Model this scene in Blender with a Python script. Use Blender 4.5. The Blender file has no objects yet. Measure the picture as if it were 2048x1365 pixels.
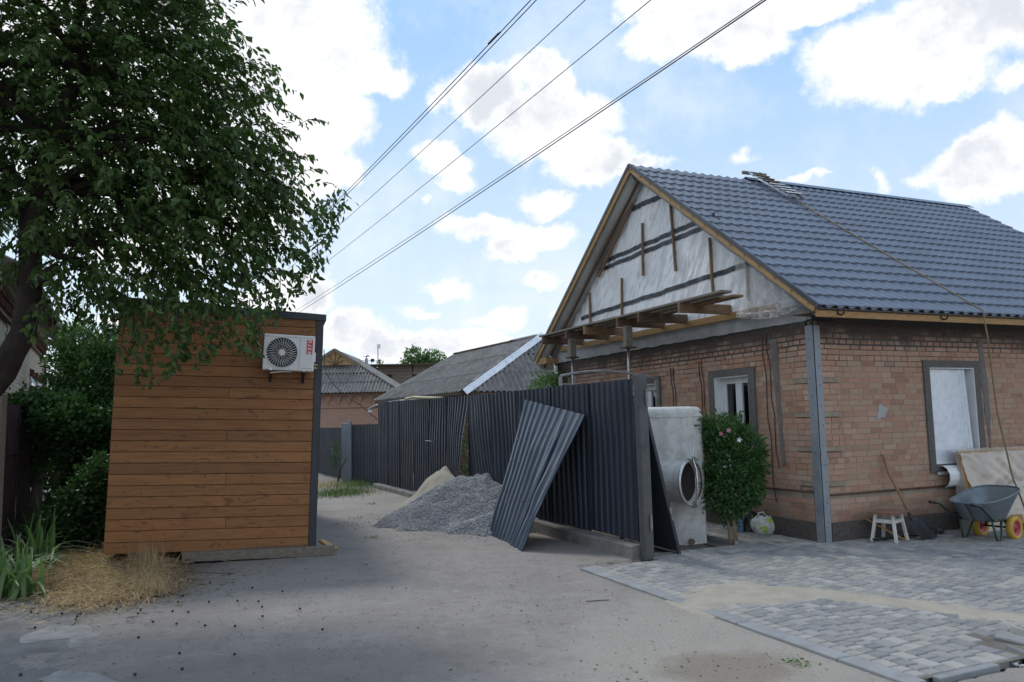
import bpy, math, random
import numpy as np
from mathutils import Vector, Matrix, noise as mnoise
R = math.radians
random.seed(7); rng = np.random.default_rng(7)
S = bpy.context.scene
col = S.collection

# ------------------------------------------------------------------ camera
F, PITCH, ROLL, EYE = 1560.0, R(5.82), R(-1.18), 1.6
cp_, sp_, cr_, sr_ = math.cos(PITCH), math.sin(PITCH), math.cos(ROLL), math.sin(ROLL)
Zr = np.array([[cr_, -sr_, 0], [sr_, cr_, 0], [0, 0, 1]])
MC = np.array([Zr @ [1, 0, 0], Zr @ [0, sp_, cp_], Zr @ [0, -cp_, sp_]])
CAM = np.array([0, 0, EYE])
cd = bpy.data.cameras.new('camera'); cam = bpy.data.objects.new('camera', cd); col.objects.link(cam)
cd.sensor_width = 36; cd.lens = F / 2048 * 36; cd.clip_end = 3000; cd.clip_start = .1
mw = Matrix.Identity(4)
for i in range(3):
    mw[i][0] = MC[i, 0]; mw[i][1] = -MC[i, 1]; mw[i][2] = -MC[i, 2]; mw[i][3] = CAM[i]
cam.matrix_world = mw
S.camera = cam

# ------------------------------------------------------------------ light, sky, exposure
SUN_EL, SUN_AZ = R(52), R(-35)        # azimuth from +Y towards +X
S.view_settings.view_transform = 'Standard'; S.view_settings.look = 'None'
S.view_settings.exposure = 0.42; S.view_settings.gamma = 1; S.view_settings.use_curve_mapping = False
S.cycles.max_bounces = 6; S.cycles.diffuse_bounces = 3; S.cycles.glossy_bounces = 2; S.cycles.transmission_bounces = 3
S.cycles.transparent_max_bounces = 6

def nd(nt, t, inp=None, **props):
    n = nt.nodes.new(t)
    for k, v in props.items(): setattr(n, k, v)
    for k, v in (inp or {}).items():
        s = n.inputs[k]
        if hasattr(v, 'is_output'): nt.links.new(v, s)
        else: s.default_value = v
    return n
def mth(nt, op, a, b=0.0, c=0.0, clamp=False):
    n = nd(nt, 'ShaderNodeMath', {0: a, 1: b, 2: c}, operation=op); n.use_clamp = clamp
    return n.outputs[0]
def mixc(nt, f, a, b, bt='MIX'):
    n = nd(nt, 'ShaderNodeMix', data_type='RGBA', blend_type=bt)
    for k, v in ((0, f), (6, a), (7, b)):
        if hasattr(v, 'is_output'): nt.links.new(v, n.inputs[k])
        else: n.inputs[k].default_value = v if k == 0 else (*v[:3], 1)
    return n.outputs[2]
def ramp(nt, f, lo, hi):
    n = nd(nt, 'ShaderNodeMapRange', {0: f, 1: lo, 2: hi, 3: 0.0, 4: 1.0}); n.clamp = True; n.interpolation_type = 'SMOOTHSTEP'
    return n.outputs[0]
def nz(nt, vec, scale, detail=4, rough=.55, dist=0.0):
    return nd(nt, 'ShaderNodeTexNoise', {'Vector': vec, 'Scale': scale, 'Detail': detail, 'Roughness': rough, 'Distortion': dist}).outputs[0]

def ray(x, y): return MC @ np.array([x - 1024, y - 682.5, F])
def gnd(x, y, z=0.0):
    r = ray(x, y); return CAM + r * ((z - EYE) / r[2])
def dep(x, y, Y):
    r = ray(x, y); return CAM + r * (Y / r[1])

W = bpy.data.worlds.new('World'); S.world = W; W.use_nodes = True
wt = W.node_tree; wt.nodes.clear()
sky = nd(wt, 'ShaderNodeTexSky', sky_type='NISHITA'); sky.sun_disc = False
sky.sun_elevation = SUN_EL; sky.sun_rotation = SUN_AZ; sky.air_density = 1.0; sky.dust_density = 1.2; sky.ozone_density = 1.6
tc = nd(wt, 'ShaderNodeTexCoord').outputs['Generated']
dirn = nd(wt, 'ShaderNodeVectorMath', {0: tc}, operation='NORMALIZE').outputs[0]
sx = nd(wt, 'ShaderNodeSeparateXYZ', {0: dirn})
az = mth(wt, 'ARCTAN2', sx.outputs[0], sx.outputs[1]); el = mth(wt, 'ARCSINE', sx.outputs[2])
ae = nd(wt, 'ShaderNodeCombineXYZ', {0: az, 1: el, 2: 0.0}).outputs[0]
wn = nd(wt, 'ShaderNodeTexNoise', {'Vector': dirn, 'Scale': 9.0, 'Detail': 6.0, 'Roughness': .62}).outputs[1]
wn2 = nd(wt, 'ShaderNodeVectorMath', {0: wn, 1: (.5, .5, .5)}, operation='SUBTRACT').outputs[0]
warp = nd(wt, 'ShaderNodeVectorMath', {0: wn2, 1: (.11, .085, 0)}, operation='MULTIPLY').outputs[0]
aw = nd(wt, 'ShaderNodeVectorMath', {0: ae, 1: warp}, operation='ADD').outputs[0]
BL = [(590, 60, 190, 130), (700, 130, 90, 70), (775, 155, 60, 38), (650, 230, 110, 100), (600, 330, 110, 90), (690, 350, 55, 40), (300, 150, 330, 260), (330, 420, 250, 130),
      (1085, 150, 75, 60), (965, 185, 90, 65), (1100, 240, 150, 85), (1185, 315, 95, 55), (880, 195, 25, 30), (870, 325, 75, 42), (905, 375, 55, 35),
      (1290, 315, 60, 20), (1100, 395, 70, 30), (955, 462, 85, 28), (1085, 468, 90, 36), (1020, 500, 70, 30), (915, 582, 55, 32), (1100, 568, 62, 36),
      (1400, 50, 160, 70), (1510, 85, 100, 50), (1800, 120, 170, 100), (1900, 50, 150, 70), (1880, 170, 90, 40), (1300, 0, 90, 40), (1620, 20, 120, 40), (2035, 145, 45, 34), (1990, 320, 90, 60), (2040, 280, 45, 45),
      (1480, 312, 32, 17), (1600, 358, 48, 12), (1755, 358, 20, 26), (1860, 352, 36, 13), (700, 670, 100, 42), (790, 690, 110, 38), (920, 690, 140, 26),
      (590, 600, 70, 50), (1000, 655, 80, 24), (530, 640, 90, 60), (860, 630, 45, 10), (1150, 640, 60, 12), (842, 415, 12, 12), (350, 640, 120, 20), (1180, 700, 100, 20)]
acc = None
for (px, py, rx, ry) in BL:
    d = ray(px, py); d = d / np.linalg.norm(d); a0, e0 = math.atan2(d[0], d[1]), math.asin(d[2])
    k = 1560 / math.cos(e0) * .92
    s = nd(wt, 'ShaderNodeVectorMath', {0: aw, 1: (a0, e0, 0)}, operation='SUBTRACT').outputs[0]
    s = nd(wt, 'ShaderNodeVectorMath', {0: s, 1: (1560 / rx * math.cos(e0) * 1.04, 1560 / ry * 1.06, 0)}, operation='MULTIPLY').outputs[0]
    l = nd(wt, 'ShaderNodeVectorMath', {0: s}, operation='LENGTH').outputs['Value']
    v = mth(wt, 'MULTIPLY', mth(wt, 'SUBTRACT', 1.0, l), min(1, max(.32, (rx + ry) / 150)))
    acc = v if acc is None else nd(wt, 'ShaderNodeMath', {0: acc, 1: v, 2: .12}, operation='SMOOTH_MAX').outputs[0]
# the same broken cumulus goes on all round outside the view
gen = nz(wt, dirn, 3.2, 6, .55)
gen = mth(wt, 'MULTIPLY', mth(wt, 'SUBTRACT', gen, .5), 5.0)
outside = mth(wt, 'MAXIMUM', ramp(wt, mth(wt, 'ABSOLUTE', az), .60, .75), ramp(wt, mth(wt, 'SUBTRACT', el, .53), 0.0, .12))
dens = nd(wt, 'ShaderNodeMix', {0: outside, 2: acc, 3: gen}, data_type='FLOAT').outputs[0]
fine = nz(wt, dirn, 20, 9, .70)
dens = mth(wt, 'ADD', dens, mth(wt, 'MULTIPLY', mth(wt, 'SUBTRACT', fine, .5), 1.0))
cm = ramp(wt, dens, -.10, .34)
thin = mth(wt, 'MULTIPLY', ramp(wt, nz(wt, dirn, 5, 7, .65), .42, .72), .42)
cm = mth(wt, 'MAXIMUM', cm, thin)
sh = nz(wt, dirn, 7, 5, .6)
shade = mth(wt, 'MULTIPLY', ramp(wt, dens, .12, .5), ramp(wt, mth(wt, 'ADD', sh, mth(wt, 'MULTIPLY', mth(wt, 'SUBTRACT', fine, .5), .5)), .40, .70))
ccol = mixc(wt, shade, (9.4, 9.4, 9.5), (6.5, 6.85, 7.4))
veil = mixc(wt, ramp(wt, el, .60, .04), (3.0, 5.5, 9.0), (6.9, 8.1, 9.0))
pale = mixc(wt, .84, sky.outputs[0], veil)
fin = mixc(wt, cm, pale, ccol)
bg = nd(wt, 'ShaderNodeBackground', {0: fin, 1: .089})
wo = nd(wt, 'ShaderNodeOutputWorld', {0: bg.outputs[0]})
W.cycles.sampling_method = 'MANUAL'; W.cycles.sample_map_resolution = 512

sl = bpy.data.lights.new('sun', 'SUN'); so = bpy.data.objects.new('sun', sl); col.objects.link(so)
sl.energy = 1.3; sl.angle = R(11); sl.color = (1, .96, .9)
sdir = Vector((math.sin(SUN_AZ) * math.cos(SUN_EL), math.cos(SUN_AZ) * math.cos(SUN_EL), math.sin(SUN_EL)))
so.rotation_euler = sdir.to_track_quat('Z', 'Y').to_euler(); so.location = (0, 0, 30)

# ------------------------------------------------------------------ materials
MATS = {}
def mat(name, c, rough=.7, metal=0.0, c2=None, scale=3.0, detail=5, bump=.0, bscale=60.0, rnd=0.0, world=False, stretch=None, spec=.5, attr=False, hook=None, coat=0.0, lo=.35, hi=.7):
    if name in MATS: return MATS[name]
    m = bpy.data.materials.new(name); m.use_nodes = True; nt = m.node_tree; nt.nodes.clear()
    if world: v = nd(nt, 'ShaderNodeNewGeometry').outputs['Position']
    else:
        v = nd(nt, 'ShaderNodeTexCoord').outputs['Object']
    oi = nd(nt, 'ShaderNodeObjectInfo').outputs['Random']
    if not world:
        off = nd(nt, 'ShaderNodeVectorMath', {0: oi, 1: (37, 91, 53)}, operation='MULTIPLY').outputs[0]
        v = nd(nt, 'ShaderNodeVectorMath', {0: v, 1: off}, operation='ADD').outputs[0]
    vs = v
    if stretch: vs = nd(nt, 'ShaderNodeVectorMath', {0: v, 1: stretch}, operation='MULTIPLY').outputs[0]
    f = ramp(nt, nz(nt, vs, scale, detail, .6), lo, hi)
    base = mixc(nt, f, c, c2 if c2 else [x * .72 for x in c])
    if rnd:
        r = oi
        if attr:
            at = nd(nt, 'ShaderNodeAttribute', attribute_name='rnd').outputs['Fac']
            r = mth(nt, 'FRACT', mth(nt, 'ADD', oi, at))
        k = mth(nt, 'ADD', 1 - rnd, mth(nt, 'MULTIPLY', r, 2 * rnd))
        kk = nd(nt, 'ShaderNodeCombineColor', {0: k, 1: k, 2: k}).outputs[0]
        base = mixc(nt, 1.0, base, kk, 'MULTIPLY')
    else: r = oi
    if hook: base = hook(nt, base, v, r)
    p = nd(nt, 'ShaderNodeBsdfPrincipled', {'Base Color': base, 'Metallic': metal, 'Specular IOR Level': spec, 'Coat Weight': coat})
    rr = mth(nt, 'ADD', rough - .08, mth(nt, 'MULTIPLY', f, .16), clamp=True); nt.links.new(rr, p.inputs['Roughness'])
    if bump:
        b = nd(nt, 'ShaderNodeBump', {'Height': nz(nt, vs, bscale, 4, .6), 'Strength': bump, 'Distance': .01}); nt.links.new(b.outputs[0], p.inputs['Normal'])
    nd(nt, 'ShaderNodeOutputMaterial', {0: p.outputs[0]})
    MATS[name] = m; m['p'] = p.name
    return m

def leafmat(name, c, c2, trans=.3, rough=.45):
    m = bpy.data.materials.new(name); m.use_nodes = True; nt = m.node_tree; nt.nodes.clear()
    at = nd(nt, 'ShaderNodeAttribute', attribute_name='rnd').outputs['Fac']; oi = nd(nt, 'ShaderNodeObjectInfo').outputs['Random']
    r = mth(nt, 'FRACT', mth(nt, 'ADD', oi, at))
    base = mixc(nt, r, c, c2)
    p = nd(nt, 'ShaderNodeBsdfPrincipled', {'Base Color': base, 'Roughness': rough, 'Specular IOR Level': .28})
    t = nd(nt, 'ShaderNodeBsdfTranslucent', {0: mixc(nt, .5, base, (c[0] * 1.4, c[1] * 2.0, c[2] * .6))})
    x = nd(nt, 'ShaderNodeMixShader', {0: trans, 1: p.outputs[0], 2: t.outputs[0]})
    nd(nt, 'ShaderNodeOutputMaterial', {0: x.outputs[0]}); return m

def posmask(nt, cx, cy, rx, ry, ang=0.0, nscale=1.5, namp=.5, soft=.4):
    """an uneven oval stain on the ground, 1 inside"""
    g = nd(nt, 'ShaderNodeNewGeometry').outputs['Position']
    mp = nd(nt, 'ShaderNodeMapping', {0: g, 1: (cx, cy, 0), 2: (0, 0, ang), 3: (rx, ry, 1e3)}, vector_type='TEXTURE').outputs[0]
    l = nd(nt, 'ShaderNodeVectorMath', {0: nd(nt, 'ShaderNodeVectorMath', {0: mp, 1: (1, 1, 0)}, operation='MULTIPLY').outputs[0]}, operation='LENGTH').outputs['Value']
    n = nz(nt, g, nscale, 6, .65)
    l = mth(nt, 'ADD', l, mth(nt, 'MULTIPLY', mth(nt, 'SUBTRACT', n, .5), namp * 2))
    return ramp(nt, l, 1.0 + soft / 2, 1.0 - soft / 2)

def h_ground(nt, base, v, r):
    g = nd(nt, 'ShaderNodeNewGeometry').outputs['Position']
    base = mixc(nt, mth(nt, 'MULTIPLY', ramp(nt, nz(nt, g, 1.1, 9, .75), .48, .66), .42), base, (.17, .155, .14))
    base = mixc(nt, mth(nt, 'MULTIPLY', ramp(nt, nz(nt, g, 7, 8, .72), .50, .66), .42), base, (.14, .125, .112))
    base = mixc(nt, mth(nt, 'MULTIPLY', ramp(nt, nz(nt, g, 4, 8, .7), .55, .70), .35), base, (.37, .35, .325))
    base = mixc(nt, mth(nt, 'MULTIPLY', posmask(nt, 1.35, 5.3, 1.05, 2.0, R(-15), 2.6, .5, .7), .7), base, (.315, .288, .25))
    base = mixc(nt, mth(nt, 'MULTIPLY', posmask(nt, 1.35, 5.15, .42, .34, 0, 6, .6, .8), .6), base, (.16, .13, .09))
    base = mixc(nt, mth(nt, 'MULTIPLY', posmask(nt, -1.6, 5.2, 1.5, .55, R(10), 3, .5, .9), .45), base, (.13, .12, .105))
    base = mixc(nt, mth(nt, 'MULTIPLY', posmask(nt, -2.2, 15.5, 1.5, 5.5, R(20), 1.2, .3, .5), .5), base, (.34, .31, .27))
    base = mixc(nt, mth(nt, 'MULTIPLY', posmask(nt, -5.2, 8.6, 1.7, 2.2, R(35), 2, .4, .4), .75), base, (.10, .085, .065))
    sp = mth(nt, 'MULTIPLY', ramp(nt, nz(nt, g, 48, 3, .7), .52, .62), ramp(nt, nz(nt, g, 1.7, 5, .7), .42, .62)); base = mixc(nt, mth(nt, 'MULTIPLY', sp, .42), base, (.10, .09, .08))
    sp = ramp(nt, nz(nt, g, 62, 2, .7), .64, .72); base = mixc(nt, mth(nt, 'MULTIPLY', sp, .3), base, (.44, .42, .39))
    # faint tread marks
    wv = nd(nt, 'ShaderNodeTexWave', {'Vector': g, 'Scale': 7.0, 'Distortion': 9.0, 'Detail': 2.0}).outputs['Fac']
    tm = mth(nt, 'MULTIPLY', posmask(nt, 1.2, 6.2, .5, .9, R(-35), 3, .4, .6), mth(nt, 'MULTIPLY', wv, .10))
    return mixc(nt, tm, base, (.12, .11, .10))
M_ground = mat('packed_dirt', (.262, .240, .222), .92, c2=(.222, .203, .188), scale=.6, bump=1.0, bscale=26, world=True, hook=h_ground, spec=.2)
M_sandp = mat('yellow_sand', (.35, .32, .265), .95, c2=(.30, .27, .222), scale=5, bump=.6, bscale=50, world=True, spec=.2)
M_joint = mat('joint_sand', (.17, .15, .125), .95, c2=(.11, .10, .09), scale=3, bump=.4, bscale=80, world=True, spec=.2)
M_kerb = mat('kerb_concrete', (.25, .26, .265), .85, c2=(.20, .205, .21), scale=5, bump=.25, bscale=120, rnd=.08, world=True)
M_patch = mat('old_asphalt', (.17, .17, .17), .9, c2=(.12, .118, .115), scale=4, bump=.5, bscale=110, world=True)
M_patch2 = mat('pale_concrete', (.26, .258, .25), .85, c2=(.19, .188, .182), scale=6, bump=.25, bscale=110, world=True)
def h_dust(nt, base, v, r):
    g = nd(nt, 'ShaderNodeNewGeometry').outputs['Position']
    return mixc(nt, mth(nt, 'MULTIPLY', ramp(nt, nz(nt, g, 1.3, 6, .65), .36, .70), .6), base, (.275, .26, .235))
def paver(name, c): return mat(name, c, .82, c2=[x * .88 for x in c], scale=9, bump=.3, bscale=160, rnd=.13, attr=True, hook=h_dust, world=True)
M_pav = [paver('light_paver', (.315, .305, .285)), paver('grey_paver', (.235, .235, .236)), paver('slate_paver', (.185, .19, .198))]

def h_brick(nt, base, v, r):
    cr = nd(nt, 'ShaderNodeValToRGB', {0: r}); e = cr.color_ramp; e.interpolation = 'CONSTANT'
    cols = [(.42, .25, .175), (.40, .215, .145), (.43, .285, .21), (.37, .22, .155), (.43, .265, .19), (.39, .28, .19), (.42, .235, .16), (.31, .17, .125), (.45, .31, .235), (.40, .245, .175)]
    for i, c in enumerate(cols):
        if i < 2: el_ = e.elements[i]; el_.position = i / 10
        else: el_ = e.elements.new(i / 10)
        el_.color = (*c, 1)
    g = nd(nt, 'ShaderNodeNewGeometry').outputs['Position']
    b = mixc(nt, .88, base, cr.outputs[0])
    b = mixc(nt, mth(nt, 'MULTIPLY', ramp(nt, nz(nt, g, 2.2, 6, .6), .40, .72), .5), b, (.40, .31, .23))
    b = mixc(nt, mth(nt, 'MULTIPLY', ramp(nt, nz(nt, g, 28, 4, .6), .55, .75), .35), b, (.28, .19, .14))
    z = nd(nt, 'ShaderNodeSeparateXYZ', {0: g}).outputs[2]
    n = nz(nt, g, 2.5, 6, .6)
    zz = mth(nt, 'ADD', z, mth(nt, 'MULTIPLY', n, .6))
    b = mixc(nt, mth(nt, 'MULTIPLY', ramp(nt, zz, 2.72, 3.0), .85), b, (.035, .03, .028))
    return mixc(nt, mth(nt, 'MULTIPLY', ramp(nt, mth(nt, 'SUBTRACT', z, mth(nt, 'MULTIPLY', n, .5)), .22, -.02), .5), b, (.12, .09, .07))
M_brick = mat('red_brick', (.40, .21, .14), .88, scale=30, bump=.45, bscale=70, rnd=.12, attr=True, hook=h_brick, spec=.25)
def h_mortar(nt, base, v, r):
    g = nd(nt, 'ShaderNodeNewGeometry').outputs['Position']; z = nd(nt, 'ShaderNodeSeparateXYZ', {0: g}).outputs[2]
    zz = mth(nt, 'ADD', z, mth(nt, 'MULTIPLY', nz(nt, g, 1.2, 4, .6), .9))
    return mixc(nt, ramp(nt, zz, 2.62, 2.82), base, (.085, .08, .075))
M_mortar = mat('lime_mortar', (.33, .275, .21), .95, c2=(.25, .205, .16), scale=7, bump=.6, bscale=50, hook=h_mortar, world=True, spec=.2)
M_conc = mat('cast_concrete', (.43, .43, .425), .88, c2=(.30, .30, .295), scale=2.5, bump=.45, bscale=25, spec=.3)
M_stucco = mat('rough_grey_stucco', (.155, .145, .135), .95, c2=(.10, .095, .09), scale=40, bump=1.0, bscale=75, world=True, spec=.2)
M_plinth = mat('pebbledash_plinth', (.115, .10, .09), .95, c2=(.065, .058, .052), scale=30, bump=1.0, bscale=60, world=True, spec=.2)
M_smear = mat('grey_cement_smear', (.17, .155, .145), .95, c2=(.13, .12, .11), scale=8, bump=.5, bscale=50, world=True)
M_roof = mat('dark_blue_grey_coated_steel', (.113, .136, .182), .38, c2=(.10, .12, .16), scale=1.5, world=True, spec=.6)
M_roofd = mat('dark_coated_trim', (.04, .045, .055), .4, scale=3)
def wood(name, c, c2, rough=.7, rnd=.12, sc=6, stretch=(1, 12, 12)): return mat(name, c, rough, c2=c2, scale=sc, bump=.25, bscale=30, rnd=rnd, stretch=stretch, detail=6)
M_pine = wood('new_pine', (.42, .25, .10), (.30, .165, .06), .65)
M_pined = wood('weathered_pine', (.27, .17, .095), (.16, .10, .06), .8)
M_wooddk = wood('dark_old_timber', (.15, .09, .055), (.08, .05, .033), .85)
M_woodgr = wood('grey_weathered_timber', (.22, .19, .15), (.13, .11, .09), .85)
def h_cab(nt, base, v, r):
    a = nd(nt, 'ShaderNodeVectorMath', {0: v, 1: (2.4, 5.0, 5.0)}, operation='MULTIPLY').outputs[0]
    n = nz(nt, a, 1.9, 3, .5, 2.2); k = mth(nt, 'MULTIPLY', ramp(nt, n, .58, .70), .62)
    base = mixc(nt, k, base, (.085, .036, .015))
    vo = nd(nt, 'ShaderNodeTexVoronoi', {'Vector': nd(nt, 'ShaderNodeVectorMath', {0: v, 1: (2.2, 1, 9)}, operation='MULTIPLY').outputs[0], 'Scale': 1.0}).outputs['Distance']
    return mixc(nt, mth(nt, 'MULTIPLY', ramp(nt, vo, .13, .04), .6), base, (.06, .024, .01))
M_cab = mat('stained_larch', (.285, .125, .043), .55, c2=(.22, .093, .032), scale=3, stretch=(1, 14, 14), bump=.12, bscale=20, rnd=.17, hook=h_cab, detail=7, spec=.4)
M_dark = mat('anthracite_sheet', (.030, .036, .047), .42, c2=(.024, .029, .038), scale=2, spec=.5)
M_fence = mat('anthracite_profiled_steel', (.025, .033, .050), .48, c2=(.020, .027, .041), scale=1.5, bump=.1, bscale=6, rnd=.1, spec=.5)
def h_scr(nt, base, v, r):
    a = nd(nt, 'ShaderNodeVectorMath', {0: v, 1: (14, 14, 2)}, operation='MULTIPLY').outputs[0]
    return mixc(nt, mth(nt, 'MULTIPLY', ramp(nt, nz(nt, a, 2, 5, .7), .66, .74), .35), base, (.2, .2, .21))
M_sheet = mat('scuffed_blue_grey_steel', (.060, .078, .108), .38, c2=(.045, .060, .085), scale=1.5, bump=.15, bscale=7, hook=h_scr, spec=.6)
M_maroon = mat('faded_maroon_steel', (.12, .072, .075), .5, c2=(.085, .05, .055), scale=2.5, hook=h_scr, rnd=.1)
def h_asb(nt, base, v, r):
    g = nd(nt, 'ShaderNodeNewGeometry').outputs['Position']
    base = mixc(nt, mth(nt, 'MULTIPLY', ramp(nt, nz(nt, g, .9, 6, .7), .45, .7), .6), base, (.10, .092, .082))
    return mixc(nt, mth(nt, 'MULTIPLY', ramp(nt, nz(nt, g, 18, 3, .7), .62, .74), .5), base, (.36, .35, .32))
M_asb = mat('weathered_asbestos_cement', (.26, .25, .235), .95, c2=(.17, .162, .15), scale=6, bump=.5, bscale=40, hook=h_asb, world=True, rnd=.1, spec=.15)
M_galv = mat('galvanised_steel', (.62, .64, .66), .32, .85, c2=(.45, .47, .49), scale=8, bump=.05, bscale=10)
M_flash = mat('bright_flashing', (.80, .82, .85), .35, .3, c2=(.62, .66, .72), scale=5, bump=.25, bscale=6)
M_steel = mat('grey_painted_angle', (.22, .25, .285), .5, .2, c2=(.27, .29, .31), scale=6, bump=.1, bscale=60)
M_steelgr = mat('grey_steel', (.30, .30, .30), .5, .6, c2=(.2, .19, .18), scale=9)
M_black = mat('black_plastic', (.012, .012, .014), .4, scale=5)
M_blk2 = mat('void_dark', (.01, .01, .01), .9)
M_rust = mat('rusty_iron', (.12, .055, .035), .85, c2=(.07, .035, .025), scale=12, bump=.4, bscale=60)
M_white = mat('white_pvc', (.78, .79, .80), .35, c2=(.70, .71, .73), scale=3)
M_ac = mat('white_enamel', (.76, .76, .75), .38, c2=(.71, .71, .70), scale=3)
M_red = mat('red_label', (.62, .05, .07), .4, c2=(.55, .045, .06))
M_whitelet = mat('white_lettering', (.85, .85, .85), .4, c2=(.82, .82, .82))
M_brass = mat('brass', (.6, .42, .18), .35, .9)
def film(name, c, c2, bump=.8, bs=9, rough=.45, tr=0.0):
    m = mat(name, c, rough, c2=c2, scale=1.6, detail=7, bump=bump, bscale=bs, stretch=(1, 1, .45)); return m
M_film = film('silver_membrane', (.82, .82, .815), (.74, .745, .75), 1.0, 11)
M_filmb = mat('black_print', (.045, .05, .06), .6, bump=.6, bscale=9)
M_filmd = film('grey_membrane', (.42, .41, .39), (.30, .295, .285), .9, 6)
def h_none(nt, base, v, r): return base
def polymat(name, c, alpha, rough=.25):
    m = mat(name, c, rough, c2=[x * .85 for x in c], scale=3, bump=.8, bscale=7, stretch=(1, 1, .4))
    m.node_tree.nodes[m['p']].inputs['Alpha'].default_value = alpha; return m
M_poly = polymat('clear_polythene', (.62, .60, .57), .42)
M_tarp = polymat('dusty_polythene_sheet', (.66, .58, .50), .78, .28)
M_foam = mat('foil_backed_foam', (.74, .78, .82), .4, .1, c2=(.64, .68, .73), scale=12, bump=.5, bscale=45)
M_foam2 = mat('white_foam_underside', (.78, .78, .78), .6, c2=(.68, .69, .70), scale=6, bump=.3, bscale=40)
M_glass = mat('window_glass', (.03, .04, .045), .06, spec=.9, c2=(.02, .03, .035), scale=1)
M_curt = mat('teal_curtain', (.13, .19, .20), .8, c2=(.08, .12, .13), scale=8, stretch=(9, 9, .4), bump=.5, bscale=8)
M_lace = mat('pale_net_curtain', (.40, .40, .40), .9, c2=(.30, .30, .31), scale=8, stretch=(9, 9, .4))
def h_tank(nt, base, v, r):
    a = nd(nt, 'ShaderNodeVectorMath', {0: v, 1: (5, 5, .8)}, operation='MULTIPLY').outputs[0]
    base = mixc(nt, mth(nt, 'MULTIPLY', ramp(nt, nz(nt, a, 1.5, 5, .6), .5, .7), .5), base, (.36, .41, .43))
    return mixc(nt, mth(nt, 'MULTIPLY', ramp(nt, nz(nt, v, 9, 6, .7), .46, .66), .6), base, (.34, .31, .26))
M_tank = mat('patchy_whitewashed_steel', (.58, .585, .56), .7, c2=(.46, .465, .44), scale=7, bump=.3, bscale=24, hook=h_tank)
M_rust_and_shade = mat('rusty_lining_and_shade', (.20, .13, .09), .85, c2=(.10, .06, .045), scale=5, bump=.4, bscale=40)
M_grn = mat('dark_green_paint', (.02, .05, .04), .4, c2=(.03, .06, .05), scale=8)
M_tray = mat('galvanised_tray', (.20, .235, .25), .42, .45, c2=(.15, .18, .20), scale=4, bump=.1, bscale=14)
M_yel = mat('yellow_rubber', (.58, .36, .05), .7, c2=(.48, .29, .045), scale=6, bump=.6, bscale=70)
M_pink = mat('crimson_rim', (.42, .04, .08), .45)
M_stoolw = mat('worn_white_paint', (.62, .61, .57), .6, c2=(.48, .46, .42), scale=9)
M_seat = wood('brown_seat_board', (.26, .14, .085), (.18, .095, .06), .6)
M_shovel = mat('dark_shovel_steel', (.05, .05, .055), .45, .6, c2=(.035, .035, .04), scale=9, bump=.2, bscale=40)
M_handle = wood('worn_handle', (.30, .17, .09), (.22, .12, .065), .6)
M_bark = mat('dark_bark', (.045, .036, .030), .95, c2=(.025, .02, .018), scale=8, bump=1.0, bscale=22, world=True, stretch=(1, 1, .5), spec=.15)
M_twig = mat('twig', (.07, .055, .045), .9, scale=6)
M_stem = mat('pale_stem', (.20, .15, .10), .9, scale=8)
M_leaf = leafmat('cherry_leaf', (.034, .070, .020), (.10, .155, .042), .32, .36)
M_leafd = leafmat('ivy_leaf', (.035, .085, .026), (.08, .155, .045), .3, .42)
M_leafb = leafmat('fresh_leaf', (.05, .12, .025), (.10, .19, .045), .35)
M_leafg = leafmat('pear_leaf', (.07, .145, .048), (.14, .24, .08), .38)
M_leafh = leafmat('hibiscus_leaf', (.035, .09, .03), (.075, .155, .045), .28)
M_iris = leafmat('iris_leaf', (.08, .15, .05), (.18, .26, .11), .3)
M_grass = leafmat('grass', (.05, .11, .025), (.13, .17, .05), .3)
M_hay = leafmat('dry_grass', (.58, .44, .29), (.40, .26, .15), .22, .8)
M_flow = leafmat('pink_petal', (.50, .16, .30), (.62, .28, .42), .3)
M_cherry = mat('black_cherry', (.02, .006, .009), .2, spec=.6)
M_litter = leafmat('dry_leaf', (.12, .08, .035), (.25, .21, .13), .1, .8)
M_bag = polymat('white_carrier_bag', (.68, .70, .66), .88)
M_bagg = mat('lime_print', (.42, .60, .05), .5)
M_blue = mat('blue_bottle', (.10, .22, .34), .15, spec=.8)
M_rope = mat('hemp_rope', (.24, .185, .10), .9, scale=30, bump=.5, bscale=150)
M_wire = mat('cable', (.03, .03, .035), .6)
M_gasp = mat('cream_gas_pipe', (.52, .47, .28), .5, c2=(.42, .38, .22), scale=8)
M_stone = mat('crushed_granite', (.43, .43, .44), .85, c2=(.33, .333, .345), scale=25, rnd=.30, attr=True, bump=.3, bscale=80)
M_silic = mat('cream_silicate_brick', (.50, .44, .34), .9, c2=(.42, .36, .28), scale=9, rnd=.1, bump=.3, bscale=60)
M_brown = mat('maroon_brick', (.14, .06, .045), .85, scale=8, rnd=.12)
M_pebble = mat('pebbles', (.29, .275, .255), .9, c2=(.20, .19, .175), scale=30, rnd=.35, attr=True)
M_chim = mat('dull_zinc', (.42, .43, .44), .5, .5, c2=(.30, .30, .31), scale=8)

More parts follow.
